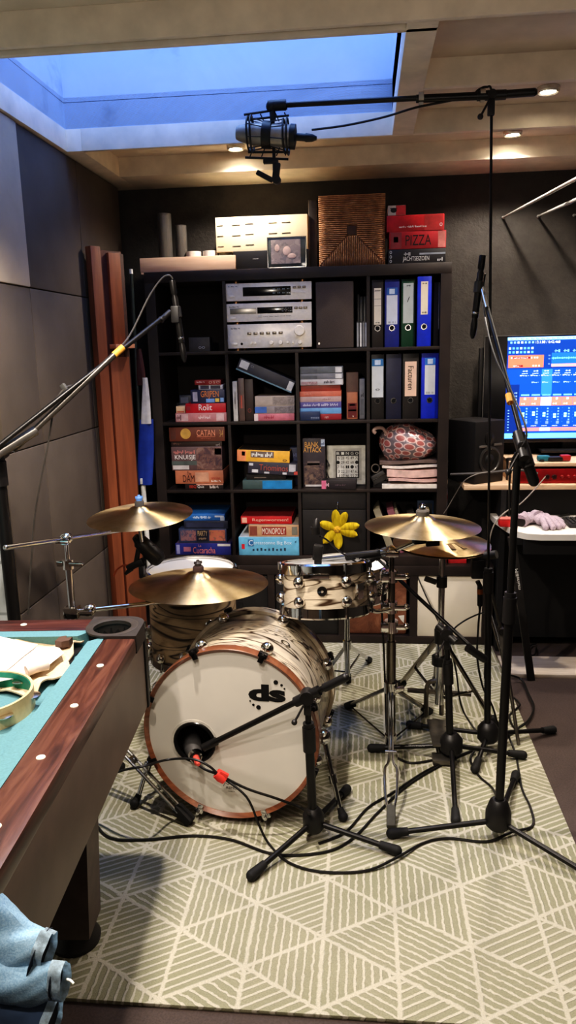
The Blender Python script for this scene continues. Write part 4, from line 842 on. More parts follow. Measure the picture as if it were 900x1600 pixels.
# ---- cymbals
g = N('bronze'); tn = g.n('ShaderNodeTangent'); tn.direction_type = 'RADIAL'; tn.axis = 'Z'
sp = g.n('ShaderNodeSeparateXYZ'); g.l(g.obj(), sp.inputs[0])
rr = g.math('SQRT', g.math('ADD', g.math('MULTIPLY', sp.outputs[0], sp.outputs[0]), g.math('MULTIPLY', sp.outputs[1], sp.outputs[1])))
cv = g.n('ShaderNodeCombineXYZ'); g.l(rr, cv.inputs[0]); ring = g.noise(cv.outputs[0], 900, 2); blot = g.noise(g.obj(), 11, 5, .65, .6)
g.set(Base_Color=g.mix(g.math('MULTIPLY', ring, .5), g.ramp(blot, [(.3, (176, 150, 108)), (.5, (206, 182, 140)), (.75, (222, 202, 164))]), lin((196, 170, 126))), Metallic=1.0, Roughness=.34, Anisotropic=.85, Anisotropic_Rotation=.25)
g.l(tn.outputs[0], g.b.inputs['Tangent']); g.bump(ring, .12, .001); BRONZE = g.m
def cymbal(label, c, R, tilt, sign=None, inv=False):
    k = R/.2; pr = [(.006, .040*k), (.02*k, .039*k), (.032*k, .035*k), (.041*k, .028*k), (.046*k, .025*k), (.07*k, .0215*k), (.11*k, .0155*k), (.15*k, .008*k), (R-.002, .0004), (R, -.0004), (R-.002, -.0014), (.15*k, .0066*k), (.11*k, .0141*k), (.07*k, .0201*k), (.046*k, .0236*k), (.041*k, .0266*k), (.032*k, .0336*k), (.02*k, .0376*k), (.006, .0386*k)]
    if inv: pr = [(r, -h) for r, h in pr]
    o = obj('cymbal', MB().lathe(pr, c, Z, 96, close=True), BRONZE, None, label, 'cymbal', None, origin=c)
    if sign:
        mb = MB(); s, a, d, w, h = sign; rd = V((math.sin(a), -math.cos(a), 0)); tg = V((math.cos(a), math.sin(a), 0))
        addtext(mb, s, c+rd*d+Z*(.0128*k), tg, (-rd+Z*.06*k), w, h); obj('signature', mb, mat((50, 38, 24), .6), o, flat=True, fix=False)
    o.rotation_euler = (tilt[0], tilt[1], 0); return o
CL = at(219, 806, -1.0); CRD = at(311, 913, -1.2); CRR = at(660, 822, -1.1); CH = at(690, 848, -.86)
def topc(c, R): return c+Z*.052*R/.2
cymbal('thin bronze crash cymbal with signature, upper left above the floor tom', CL, .203, (.07, -.03), ('~9', .55, .115, .07, .012))
cymbal('large bronze ride cymbal low over the bass drum', CRD, .252, (-.04, .0))
cymbal('bronze crash cymbal on the right, above the hi-hat pair', CRR, .208, (0, .02))
cymbal('top cymbal of the hi-hat pair with a small printed mark', CH, .19, (.03, .03), None)
cymbal('bottom cymbal of the hi-hat pair, dark underside', CH-Z*.008, .19, (.03, .03), None, True)
hm = [q for q in COL.objects if q.get('label', '').startswith('top cymbal')][0]
mb = MB(); c0 = CH+Z*.016
for a in (.25, .62): # chunky printed Z strokes near the front right
    rd = V((math.sin(a), -math.cos(a), 0)); mb.box(c0+rd*.10, (.018, .07, .001), RZ(a) @ RX(.10))
mb.box(c0+V((math.sin(.43), -math.cos(.43), 0))*.073+Z*.0025, (.055, .014, .001), RZ(.43))
obj('printed_mark', mb, mat((120, 92, 52), .6), hm, flat=True)
# ---- cymbal stands
def wing(p, d, s=.02): return MB().cyl(p-d*s*.4, p+d*s*.4, s*.35, n=10).box(p+d*s*.5, (s*.35, s*1.6, s*.7), basis(d), .002)
def gearball(p, r=.019): return MB().sph(p, r, n=16).cyl(p+V((0, -r*1.2, 0)), p+V((0, r*1.2, 0)), r*.62).box(p+V((0, -r*1.5, 0)), (r*2, r*.5, r*.7), None, .002)
def top_stack(t, c, R, felt=(70, 66, 64), nut=(90, 130, 190), side=.018, silver=False):
    z = c.z+.040*R/.2
    obj('felt', MB().lathe([(0, 0), (side, 0), (side, .016), (side*.8, .022), (0, .022)], (c.x, c.y, z-.002), Z, 18), mat(felt, .9), t)
    obj('wing_nut', MB().lathe([(0, 0), (.012, 0), (.012, .01), (.007, .014), (.005, .022), (0, .022)], (c.x, c.y, z+.02), Z, 14).box((c.x, c.y, z+.032), (.03, .006, .01), RZ(.5), .002), STEEL if silver else mat(nut, .5), t)
    obj('tilter_rod', MB().cyl((c.x, c.y, c.z-.035), (c.x, c.y, z+.03), .0038, n=8), STEEL, t)
    obj('tilter', gearball(c-Z*.045, .015), CHROME, t)
px = .082; py = -1.42
t = thing('cymbal_stand', (px, py, 0), 'chrome double boom cymbal stand left of the kit behind the pool table', 'stand')
gz = at(106, 842, py).z; z2 = at(107, 956, py).z
obj('pole', MB().cyl((px, py, .1), (px, py, .55), .0155).cyl((px, py, .5), (px, py, at(108, 880, py).z), .0115).cyl((px, py, .5), (px, py, gz), .0075), STEEL, t)
zc = at(108, 880, py).z; obj('height_clamp', MB().cyl((px, py, zc-.02), (px, py, zc+.012), .018).box((px+.025, py-.01, zc), (.06, .012, .014), None, .003).box((px-.028, py, zc), (.022, .016, .02), None, .003), CHROME, t)
G1 = V((px, py, gz)); obj('gear_tilter', gearball(G1, .022), CHROME, t)
e = CL-Z*.048; d = (e-G1); obj('boom_arm', MB().cyl(G1-d*.62, e, .006).cyl(G1-d*.62, G1+d*.2, .0085).cyl(G1+d*.1, G1+d*.55, .0075).sph(G1-d*.62, .009, n=10), STEEL, t)
top_stack(t, CL, .203)
G2 = at(140, 953, py+.01); P2 = V((px, py, z2)); obj('gear_tilter', gearball(G2, .022), CHROME, t)
obj('clamp_arm', MB().cyl(P2, G2, .008).box(P2, (.05, .045, .04), None, .006).cyl(P2-V((.02, 0, .03)), P2+V((-.02, 0, .02)), .006), CHROME, t)
e = CRD-Z*.052; d = e-G2; obj('boom_arm', MB().cyl(G2, e, .006).cyl(G2, G2+d*.5, .008), STEEL, t)
top_stack(t, CRD, .252, (56, 40, 36), (46, 40, 38), .02)
ft = [V((.494, -1.603, RUG)), V((-.12, -1.13, .0)), V((-.10, -1.72, .0))]
for f in ft:
    k0 = V((px, py, .34)); d = V((f.x, f.y, f.z+.02))-k0; B0 = basis(d, Z.cross(d)); sx = B0.col[0]
    l = obj('leg', MB().cyl(k0+sx*.012, k0+d*.93+sx*.012, .006, n=8).cyl(k0-sx*.012, k0+d*.93-sx*.012, .006, n=8).box(k0+d*.5, (.03, .012, .03), B0, .003).cyl((px, py, .16), k0+d*.5, .006, n=8), STEEL, t)
    obj('rubber_foot', MB().box(k0+d*.96, (.034, .034, .075), B0, .010), RUBBER, l)
obj('leg_collar', MB().cyl((px, py, .32), (px, py, .37), .022).cyl((px, py, .13), (px, py, .18), .020), CHROME, t)
# right hand crash stand that also carries the rack tom
qy = -1.08; qx = at(611, 1040, qy).x; zcol = at(611, 1073, qy).z; ztop = at(607, 862, qy).z
t = thing('cymbal_stand', (qx, qy, RUG), 'chrome cymbal stand carrying the right crash and the rack tom', 'stand')
obj('pole', MB().cyl((qx, qy, .05), (qx, qy, .46), .0185).cyl((qx, qy, .44), (qx, qy, .70), .0135).cyl((qx, qy, .6), (qx, qy, ztop), .0095), DARKSTEEL, t)
for v_, r_ in ((900, .022), (948, .022), (978, .026)):
    zz = at(611, v_, qy).z
    obj('clamp', MB().cyl((qx, qy, zz-.022), (qx, qy, zz+.022), r_).box((qx+.03, qy-.01, zz), (.05, .016, .02), None, .004).box((qx-.025, qy-.01, zz), (.03, .03, .036), None, .005).sph((qx+.055, qy-.01, zz+.004), .012, n=10), CHROME, t)
za = at(600, 948, qy).z
pb = TC+(RX(-.20) @ V((.72, -.70, 0)))*.175-Z*.075
obj('tom_arm', MB().tube([(qx, qy-.02, za), (qx-.06, qy-.04, za-.004), (qx-.085, qy-.06, za+.03), (qx-.09, qy-.07, za+.12), pb], .0085, 10).sph((qx-.09, qy-.07, za+.12), .017), CHROME, t)
zb_ = at(600, 900, qy).z
obj('side_arm', MB().cyl((qx, qy, zb_), (qx-.07, qy-.03, zb_-.03), .008).box((qx-.075, qy-.03, zb_-.03), (.035, .03, .05), RZ(.3), .006).cyl((qx-.075, qy-.03, zb_-.12), (qx-.075, qy-.03, zb_+.03), .0075), CHROME, t)
G3 = V((qx, qy, ztop)); obj('gear_tilter', gearball(G3, .024), CHROME, t)
e = CRR-Z*.047; tl = at(486, 876, -.98)
obj('boom_arm', MB().cyl(G3, e, .0085).cyl(G3, e+V((.03, 0, .005)), .006).cyl(G3, G3+(tl-G3)*.5, .014).cyl(G3, tl, .0095).sph(tl, .0098, n=10), STEEL, t)
obj('boom_grip', MB().cyl(G3+(tl-G3)*.12, G3+(tl-G3)*.55, .0155), BLK, t)
obj('memory_lock', MB().box(e+V((-.012, -.02, .012)), (.045, .03, .05), RZ(.4), .006).box(e+V((.035, -.03, -.01)), (.05, .012, .018), RZ(.3), .003), BLK, t)
top_stack(t, CRR, .208, (92, 86, 80), (150, 150, 150), .024, True)
zcol2 = .06
for f, dbl in ((fl(611, 1288, RUG), 1), (fl(546, 1108, RUG), 0), (fl(668, 1116, RUG), 0)):
    k0 = V((qx, qy, zcol)); f = V((f.x, f.y, RUG+.018)); d = f-k0; B0 = basis(d, Z.cross(d)); sx = B0.col[0]
    if dbl:
        mb = MB(); mid = k0+d*.55
        for sg in (-1, 1): mb.tube([k0+sx*sg*.006, mid+sx*sg*.006, k0+d*.66+sx*sg*.021, k0+d*.85+sx*sg*.018, k0+d*.96+sx*sg*.006], .0048, 8)
        mb.cyl(k0+d*.53-sx*.02, k0+d*.53+sx*.02, .007).cyl((qx, qy, .045), k0+d*.5, .004, n=8)
    else: mb = MB().box(k0+d*.5, (.026, .012, d.length), B0, .002).cyl((qx, qy, .045), f, .0035, n=8)
    l = obj('leg', mb, STEEL if dbl else DARKSTEEL, t)
    obj('rubber_foot', MB().box(k0+d*.985, (.030, .030, .075), B0, .008), mat((74, 72, 66), .8) if dbl else RUBBER, l)
obj('leg_collar', MB().cyl((qx, qy, zcol-.022), (qx, qy, zcol+.022), .027).box((qx+.03, qy-.02, zcol), (.04, .012, .02), RZ(.4), .003).cyl((qx, qy, .035), (qx, qy, .075), .023), CHROME, t)
# hi-hat stand
hy_ = CH.y; hx_ = CH.x+.004; t = thing('hihat_stand', (hx_, hy_, RUG), 'chrome hi-hat stand with tripod legs and foot pedal', 'stand')
zt = CH.z-.014
obj('pole', MB().cyl((hx_, hy_, .10), (hx_, hy_, at(693, 985, hy_).z), .019).cyl((hx_, hy_, .3), (hx_, hy_, zt-.01), .0125).cyl((hx_, hy_, zt-.02), (hx_, hy_, CH.z+.11), .0035, n=8), STEEL, t)
zz = at(693, 908, hy_).z
obj('height_clamp', MB().cyl((hx_, hy_, zz-.024), (hx_, hy_, zz+.02), .021).box((hx_-.045, hy_-.01, zz+.006), (.05, .012, .022), RY(.35), .004), mat((70, 68, 64), .4, .6), t)
obj('hihat_seat', MB().lathe([(0, -.03), (.012, -.03), (.03, -.012), (.03, -.006), (0, -.006)], (hx_, hy_, zt), Z, 20), BLACK, t)
obj('clutch', MB().cyl((hx_, hy_, CH.z+.045), (hx_, hy_, CH.z+.09), .010).box((hx_+.012, hy_, CH.z+.075), (.03, .006, .012), None, .002), CHROME, t)
zz = at(690, 1000, hy_).z
for f in (fl(624, 1076, RUG), fl(776, 1140, RUG), V((hx_+.02, hy_+.36, RUG))):
    k0 = V((hx_, hy_, zz+.02)); f = V((f.x, f.y, RUG+.012)); d = f-k0; B0 = basis(d, Z.cross(d))
    l = obj('leg', MB().box(k0+d*.49, (.030, .011, d.length*.98), B0, .002).cyl((hx_, hy_, .12), k0+d*.6, .006, n=8), DARKSTEEL, t)
    obj('rubber_foot', MB().box(k0+d*.97, (.036, .030, .07), B0, .008), RUBBER, l)
zr = at(690, 1018, hy_).z
obj('leg_collar', MB().cyl((hx_, hy_, zz-.01), (hx_, hy_, zz+.045), .026).sph((hx_+.03, hy_-.015, zz+.03), .018, n=12), mat((60, 58, 56), .4, .6), t)
obj('tension_knob', MB().cyl((hx_, hy_, zr-.055), (hx_, hy_, zr-.02), .034, n=20), BLACK, t)
fp = obj('pedal', MB().box((hx_-.01, hy_-.17, .06), (.085, .27, .012), RX(-.14) @ RZ(0), .003).box((hx_-.01, hy_-.31, .028), (.09, .06, .02), None, .004), mat((110, 106, 100), .35, .8), t)
obj('pedal_frame', MB().tube([(hx_-.05, hy_+.03, .03), (hx_-.05, hy_+.01, .17), (hx_-.02, hy_, .20), (hx_+.0, hy_, .20)], .010, 8).cyl((hx_+.01, hy_, .05), (hx_+.01, hy_, .13), .010).box((hx_-.01, hy_-.16, RUG+.008), (.03, .34, .012), None, .002).box((hx_, hy_+.02, .14), (.26, .02, .014), RZ(-.1), .002), mat((130, 124, 114), .3, .9), t)
# ================================================================== MICROPHONE STANDS, MICS, CABLES
def stand(label, hub, feet, top, split, name='microphone_stand', rl=.0125, ru=.0085, hr=.034, hz=(.045, .125), legs=STANDB, rise=.075):
    t = thing(name, (hub.x, hub.y, RUG), label, 'stand')
    H = V((hub.x, hub.y, 0)); top = V(top); ax = (top-H).normalized(); at_ = lambda z: H + ax*((z-H.z)/ax.z)
    obj('base_hub', MB().lathe([(0, hz[0]), (hr*.75, hz[0]), (hr, hz[0]+.012), (hr, hz[0]+.055), (hr*.7, hz[1]-.008), (hr*.5, hz[1]), (0, hz[1])], H, Z, 24), BLACK, t)
    for f in feet:
        f = V((f.x, f.y, RUG+.017 if f.y > -2.3 and f.x < 1.73 else .017)); k0 = V((H.x, H.y, rise)); d = f-k0
        l = obj('leg', MB().cyl(k0, f, .0088), legs, t)
        obj('rubber_foot', MB().cyl(k0+d*(1-.055/d.length), f, .0125, .0165).sph(f, .0165, n=12), RUBBER, l)
    sp = at_(split)
    obj('lower_tube', MB().cyl(at_(hz[1]-.02), sp, rl), STANDB, t)
    obj('upper_tube', MB().cyl(sp-ax*.05, top, ru), STANDB, t)
    obj('height_clutch', MB().cyl(sp-ax*.05, sp+ax*.03, rl+.006).cyl(sp+ax*.03, sp+ax*.045, rl+.003), BLACK, t)
    return t
def boom(t, K, tip, tail, r=.0075, rg=.0125, grip=.5, clutch=.022):
    obj('boom_arm', MB().cyl(tip, tail, r, n=14), STANDB, t)
    obj('counter_grip', MB().cyl(K+(tail-K)*grip, tail, rg).sph(tail, rg, n=12), BLACK, t)
    d = (tail-tip).normalized()
    obj('boom_clutch', MB().cyl(K-d*.045, K+d*.045, r+.007).cyl(K+V((0, -.02, 0)), K+V((0, .02, 0)), clutch).box(K-Z*.03, (.022, .02, .06), None, .004), BLACK, t)
    kb = K+V((-.01, -.022, -.02)); obj('locking_lever', MB().cyl(kb, kb+V((-.028, -.012, -.05)), .0035, n=8).sph(kb+V((-.028, -.012, -.05)), .0095, n=10), mat((60, 58, 58), .4, .5), t)
def tape(t, p, d, r, L=.034): d = d.normalized(); obj('yellow_tape', MB().lathe([(r, -L/2), (r+.0012, -L/2), (r+.0016, L/2), (r, L/2)], p, d, 20, close=True), TAPE, t)
def pencil(label, a, b, r=.0095):
    d = (b-a); L = d.length
    t = thing('condenser_microphone', (a+b)*.5, label, 'microphone')
    obj('mic_body', MB().lathe([(0, 0), (r*.9, 0), (r, .003), (r, L*.72), (r*.8, L*.75), (r*.8, L*.78), (r, L*.80), (r, L-.003), (r*.9, L), (0, L)], a, d, 20), mat((40, 38, 37), .35, .5), t)
    obj('connector', MB().lathe([(0, 0), (r*.75, 0), (r*1.0, -.02), (r*.9, -.055), (r*.4, -.07), (0, -.07)], a, d, 16), mat((34, 32, 32), .3, .4), t)
    obj('silver_ring', MB().lathe([(r, 0), (r+.0006, .001), (r+.0006, .006), (r, .007)], a+d*.06, d, 20), STEEL, t)
    obj('clip', MB().lathe([(r, -.02), (r+.005, -.018), (r+.005, .018), (r, .02)], (a+b)*.5, d, 16, close=True).box((a+b)*.5+V((.0, 0, -.018)), (.012, .012, .03), None, .002), mat((44, 43, 43), .5), t)
    return t
# kick stand and mic
hub = fl(490, 1290, .06); hub = V((hub.x, hub.y, 0)); K = at(480, 1088, hub.y)
tip = onhead(320, 1167, -.012); tl = K+(K-tip)*.34
t = stand('short boom stand in front of the bass drum', hub, [fl(393, 1372, .02), fl(620, 1333, .02), V((hub.x+.10, hub.y+.26, 0))], K, at(485, 1150, hub.y).z, rl=.0145, ru=.0095)
boom(t, K, tip, tl, .0095, .0135, .45)
obj('holder_joint', MB().cyl(onhead(338, 1158, -.012), onhead(318, 1168, -.012), .0135), BLACK, t)
a = onhead(306, 1183, -.015); b = onhead(297, 1150, .10); d = b-a; L = d.length
t = thing('kick_microphone', (a+b)*.5, 'dark grey bass drum microphone inside the port of the front head', 'microphone')
obj('mic_body', MB().lathe([(0, 0), (.016, 0), (.024, .02), (.031, .05), (.033, L*.7), (.030, L*.95), (.02, L), (0, L)], a, d, 28), mat((84, 82, 82), .55, .3), t)
obj('silver_collar', MB().lathe([(.017, -.004), (.021, -.002), (.024, .012), (.02, .014)], a, d, 24), STEEL, t)
rp = onhead(309, 1192, -.05)
obj('red_plug', MB().cyl(a, rp, .0105).cyl(rp, rp+(rp-a)*.35, .0075, .005), mat((226, 96, 84), .45), t)
# near right overhead stand
hub = fl(778, 1288, .06); hub = V((hub.x, hub.y, 0)); J = at(814, 696, hub.y)
t = stand('tall boom stand nearest on the right with tripod on the rug', hub, [fl(611, 1306, .02), V((1.80, -1.85, 0)), fl(806, 1214, .02)], V((J.x-.008, J.y, J.z-.02)), at(797, 948, hub.y).z, rl=.0138, ru=.0105, hr=.04, hz=(.05, .15))
tip = at(752, 447, -1.05); tl = at(834, 752, -1.60)
boom(t, J, tip, tl, .0075, .0155, .45, .013)
obj('clutch_sleeve', MB().cyl(J+(tip-J)*.06, J+(tl-J)*.6, .0185), mat((52, 50, 49), .5), t)
obj('chrome_tip', MB().cyl(tip, tip+(J-tip)*.16, .006), STEEL, t)
k_ = [tip+(J-tip)*x for x in (0, .25, .5, .72, 1)]
obj('mic_cable', MB().tube([k_[0]+V((.012, 0, .04)), k_[0]+V((.006, 0, -.03)), k_[1]+V((-.012, -.004, -.01)), k_[2]+V((-.012, -.006, 0)), k_[3]+V((.012, -.008, 0)), k_[4]+V((.012, -.012, .03)), J+V((-.025, 0, -.05)), J+V((-.024, 0, -.2))], .003), CABLE, t)
tape(t, tip+(J-tip)*.745, J-tip, .0084)
pencil('slim black overhead microphone tilted on the right boom tip', at(742, 497, -1.05), at(754, 399, -1.05), .0115)
# snare stand boom (middle)
hub = fl(705, 1170, .06); hub = V((hub.x, hub.y, 0)); K = at(698, 990, hub.y)
t = stand('low boom stand in the middle, boom slanting down behind the hi-hat', hub, [fl(580, 1172, .02), fl(817, 1183, .02), fl(712, 1286, .02)], K, at(705, 1048, hub.y).z, rl=.0135, ru=.0095, hr=.042)
tip = at(620, 902, -.86); tl = at(756, 1029, -1.12)
boom(t, K, tip, tl, .0078, .0155, .55)
text(t, '~10', hub+V((-.13, -.026, .083)), X, Z, .06, .006, (150, 150, 150), 'leg_print')
a = at(604, 858, -.80); b = at(552, 889, -.84)
t = thing('snare_microphone', (a+b)*.5, 'thick black snare microphone pointing at the chrome snare drum', 'microphone')
d = b-a; L = d.length
obj('mic_body', MB().lathe([(0, 0), (.012, 0), (.015, .02), (.018, L*.55), (.023, L*.65), (.024, L*.9), (.018, L), (0, L)], a, d, 22), mat((40, 38, 37), .45, .2), t)
obj('mic_clip', MB().lathe([(.018, .03), (.022, .03), (.022, .06), (.018, .06)], a, d, 18, close=True).cyl(a+d*.35, at(620, 902, -.86), .006, n=8), BLACK, t)
# tall stand with the large horizontal boom
hub = fl(762, 1152, .06); hub = V((hub.x, hub.y, 0)); YB = -1.08; K = at(768, 149, YB)
t = stand('very tall stand behind the hi-hat carrying the high horizontal boom', hub, [fl(864, 1139, .02), fl(640, 1135, .02), fl(742, 1205, .02)], K, at(764, 905, hub.y).z, rl=.0125, ru=.0044, hr=.04)
tip = at(428, 165, YB); tl = at(834, 144, YB)
boom(t, K, tip, tl, .0085, .0125, .35, .014)
obj('boom_inner_tube', MB().cyl(K, tip+(K-tip)*.66, .0125), STANDB, t)
for u, v_ in ((658, 152), (754, 147)):
    p = at(u, v_, YB); obj('cable_clip', MB().lathe([(.013, -.008), (.0155, -.008), (.0155, .008), (.013, .008)], p, tip-tl, 16, close=True).box(p-Z*.016, (.016, .012, .016), None, .003), mat((180, 172, 160), .4), t)
obj('boom_head', MB().cyl(tip+V((-.02, 0, 0)), tip+V((.04, 0, 0)), .017).sph(tip+V((-.008, 0, -.002)), .019).cyl(tip+V((-.006, 0, -.01)), tip+V((-.004, 0, -.045)), .010), BLACK, t)
pts = [at(u, v_, YB) for u, v_ in ((487, 203), (540, 196), (600, 183), (650, 168), (700, 158), (735, 150), (748, 140), (760, 136), (768, 145))]
cb = obj('hanging_cable', MB().tube(pts+[at(768, 230, YB+.012), at(767, 400, -1.04), at(764.5, 620, -.99), at(762, 880, -.93), at(757, 1060, -.92)], .0036), CABLE, None, 'thin black cable running along the high boom and hanging straight down', 'cable')
# large condenser in spider shock mount
mc = at(417, 211, YB); axm = (at(462, 214, YB)-at(368, 208, YB)).normalized()
t = thing('studio_microphone', mc, 'large grey condenser microphone hanging sideways in a spider shock mount', 'microphone')
g = N('metal_mesh'); g.set(Base_Color=lin((150, 144, 136)), Roughness=.4, Metallic=.3); g.bump(g.noise(g.obj(), 900, 2), .4, .001); MESHM = g.m
Lm = (at(456, 213, YB)-at(368, 208, YB)).length; s0 = at(368, 208, YB)
obj('mic_body', MB().lathe([(.033, Lm*.30), (.036, Lm*.34), (.036, Lm*.93), (.034, Lm*.97)], s0, axm, 32), mat((168, 162, 154), .4, .25), t)
obj('mesh_grille', MB().lathe([(0, 0), (.019, .003), (.024, .012), (.034, Lm*.29), (.033, Lm*.30)], s0, axm, 32), MESHM, t)
obj('end_cap', MB().lathe([(.034, Lm*.96), (.039, Lm*.97), (.039, Lm*1.06), (.02, Lm*1.08), (0, Lm*1.08)], s0, axm, 28), BLACK, t)
pe = s0+axm*Lm*1.07; obj('connector', MB().lathe([(.012, 0), (.012, .03), (.014, .035), (.012, .055), (.006, .07), (0, .07)], pe, axm, 16), BLACK, t)
st = tip+V((-.004, 0, -.04)); mb = MB()
mb.cyl(st, st+Z*-.20, .0055, n=8)
R4 = []
for sx in (-.062, .058):
    for rr_, k in ((.052, 0), (.056, 1)):
        c0 = mc+axm*(sx+(.012 if k else 0))
        mb.tube([c0+V((0, rr_*math.cos(x_), rr_*math.sin(x_))) for x_ in [i*PI/8 for i in range(17)]], .0032, 6, 2)
for i in range(8):
    x_ = (i+.5)*PI/4; v_ = V((0, math.cos(x_), math.sin(x_)))
    mb.cyl(mc+axm*-.062+v_*.052, mc+axm*-.01+v_*.040, .0018, n=5).cyl(mc+axm*.062+v_*.052, mc+axm*.01+v_*.040, .0018, n=5)
for sg in (1, -1):
    mb.cyl(mc+V((-.075, 0, .066*sg)), mc+V((.07, 0, .078*sg)), .0038, n=8).cyl(mc+V((-.065, 0, .050*sg)), mc+V((.075, 0, .056*sg)), .0036, n=8)
    for q in (-.06, -.02, .03, .06): mb.cyl(mc+V((q, 0, .066*sg)), mc+V((q+.012, 0, .04*sg)), .002, n=5)
mb.lathe([(.037, -.016), (.043, -.014), (.043, .014), (.037, .016)], mc, axm, 28, close=True)
obj('shock_mount', mb, BLACK, t)
q = mc+V((.012, -.01, -.085)); obj('mount_bracket', MB().box(q, (.05, .02, .012), None, .002).box(q+V((.018, 0, -.03)), (.022, .02, .05), RY(.15), .003).cyl(q+V((.018, -.012, -.058)), q+V((.018, .012, -.058)), .014).box(q+V((-.022, 0, -.045)), (.06, .016, .016), RY(.5), .003), BLACK, t)
# hi-hat mic with little holder, and slim boom rod right of the hi-hat
a = at(748, 876, -.98); b = at(746, 908, -.98)
t = thing('hihat_microphone', (a+b)*.5, 'black block microphone under the right edge of the hi-hat', 'microphone')
obj('mic_body', MB().box((a+b)*.5+Z*.01, (.052, .04, .075), None, .006), BLACK, t)
obj('grille_bar', MB().cyl(at(742, 872, -.96), at(776, 866, -1.0), .016), mat((70, 68, 66), .6), t)
p = at(750, 916, -.98); p2 = at(750, 946, -.98)
obj('connector', MB().cyl(b, p, .009).cyl(p, p2, .0105).cyl(p2, p2-Z*.02, .007, .004), mat((38, 36, 36), .3, .5), t)
obj('copper_ring', MB().cyl(at(750, 920, -.98), at(750, 928, -.98), .0112), mat((180, 110, 60), .3, .8), t)
t = thing('slim_boom_rod', at(779, 985, -.98), 'slim boom rod with grey grip leaning right of the hi-hat', 'stand')
a = at(758, 884, -.98); c = at(783, 985, -1.0); e = at(793, 1048, -1.0); f = at(800, 1118, -1.02); f0 = V((f.x+.03, f.y, RUG))
obj('upper_rod', MB().cyl(a, c, .006), GREYM, t); obj('lower_rod', MB().cyl(e, f0, .007), GREYM, t)
obj('grip', MB().box((c+e)*.5, (.026, .022, (c-e).length), basis(c-e), .004), mat((96, 92, 88), .6), t)
obj('pivot_knob', MB().cyl(c+V((.0, -.02, .0)), c+V((0, .02, 0)), .013).cyl(at(788, 1000, -1.02), at(800, 1000, -1.02), .011), BLACK, t)
# left overhead stand
Yl = -1.45; J = at(20, 704, Yl); hub = V((at(15, 900, Yl).x, Yl, 0))
t = stand('tall boom stand at the left wall behind the pool table', hub, [V((.165, -1.294, 0)), V((-.15, -1.76, -.0)), V((.10, -1.70, 0))], V((hub.x, Yl, J.z-.03)), at(20, 735, Yl).z, rl=.0215, ru=.012, hr=.036)
tip = at(266, 487, -1.0); tl = at(-60, 742, -1.60)
boom(t, V((hub.x+.01, Yl-.002, J.z)), tip, tl, .0085, .0125, .3, .03)
obj('clutch_sleeve', MB().cyl(J+(tip-J)*.13, J+(tl-J)*.8, .0165), mat((92, 88, 84), .4, .5), t)
tape(t, at(185, 549, -1.18), tip-J, .0108, .045)
d = (tip-J).normalized(); obj('boom_inner_tube', MB().cyl(J, at(180, 553, -1.19), .0105), mat((74, 70, 66), .35, .5), t)
obj('tip_joint', MB().cyl(tip-d*.05, tip, .0105).cyl(tip-d*.052, tip-d*.046, .0125).box(tip+V((.018, 0, -.01)), (.03, .02, .06), None, .005), BLACK, t)
p = at(103, 609, -1.30); obj('cable_clip', MB().box(p, (.016, .02, .044), RY(-.6), .003), mat((70, 68, 66), .5), t)
pencil('slim black overhead microphone hanging upright on the left boom tip', at(284, 536, -.99), at(269, 438, -.99), .0115)
pts = [at(270, 436, -.99), at(264, 430, -.995), at(252, 436, -1.0), at(232, 465, -1.03), at(205, 520, -1.1), at(184, 547, -1.18), at(150, 583, -1.21), at(125, 600, -1.25), at(103, 606, -1.30), at(86, 632, -1.33), at(74, 700, -1.34), at(60, 770, -1.35), at(52, 830, -1.35), at(44, 960, -1.36)]
obj('microphone_cable', MB().tube(pts, .0032), mat((70, 66, 62), .5), None, 'thin cable arching from the left overhead microphone down its boom', 'cable')
# clip-on drum mics
a = at(219, 846, -.93); b = at(248, 874, -.90); d = b-a; L = d.length
t = thing('tom_microphone', (a+b)*.5, 'thick black microphone clipped over the floor tom rim', 'microphone')
obj('mic_body', MB().lathe([(0, -.03), (.014, -.03), (.022, -.01), (.030, .0), (.034, L*.6), (.036, L*.9), (.028, L*1.08), (0, L*1.1)], a, d, 26), mat((34, 32, 32), .4, .2), t)
q = at(212, 882, -.93); obj('mic_clip', MB().box(q, (.075, .03, .026), RY(-.45), .005).cyl(q, a, .010).cyl(at(205, 888, -.93), at(196, 897, -.93), .012, .006).box(at(222, 893, -.95), (.02, .03, .05), None, .004), BLACK, t)
obj('chrome_stem', MB().cyl(at(218, 820, -.97), at(221, 846, -.95), .008), STEEL, t)
obj('orange_lead', MB().tube([at(203, 883, -.93), at(192, 884, -.92), at(183, 890, -.91), at(178, 900, -.90)], .004), mat((170, 84, 48), .5), t)
a = at(497, 880, -1.24); b = at(493, 832, -1.24)
t = thing('tom_microphone', (a+b)*.5, 'small black microphone standing clipped on the rack tom rim', 'microphone')
obj('mic_holder', MB().box(a+Z*.04, (.034, .03, .055), RY(.1), .006).box(a+Z*.012, (.026, .024, .03), None, .004).cyl(b-Z*.005, b+Z*.02, .017), BLACK, t)
obj('mic_body', MB().lathe([(.0, 0), (.013, 0), (.015, .02), (.010, .045), (.003, .052), (0, .052)], b, at(495, 812, -1.24)-b, 18), mat((46, 44, 44), .4, .4), t)
obj('mic_lead', MB().tube([at(500, 838, -1.24), at(510, 843, -1.22), at(524, 856, -1.16), at(540, 868, -1.1), at(560, 880, -1.05)], .0032), CABLE, t)
obj('light_strip', MB().box(TC+V((-.02, -.173, .004)), (.09, .004, .018), None, .002), CHROME, t)
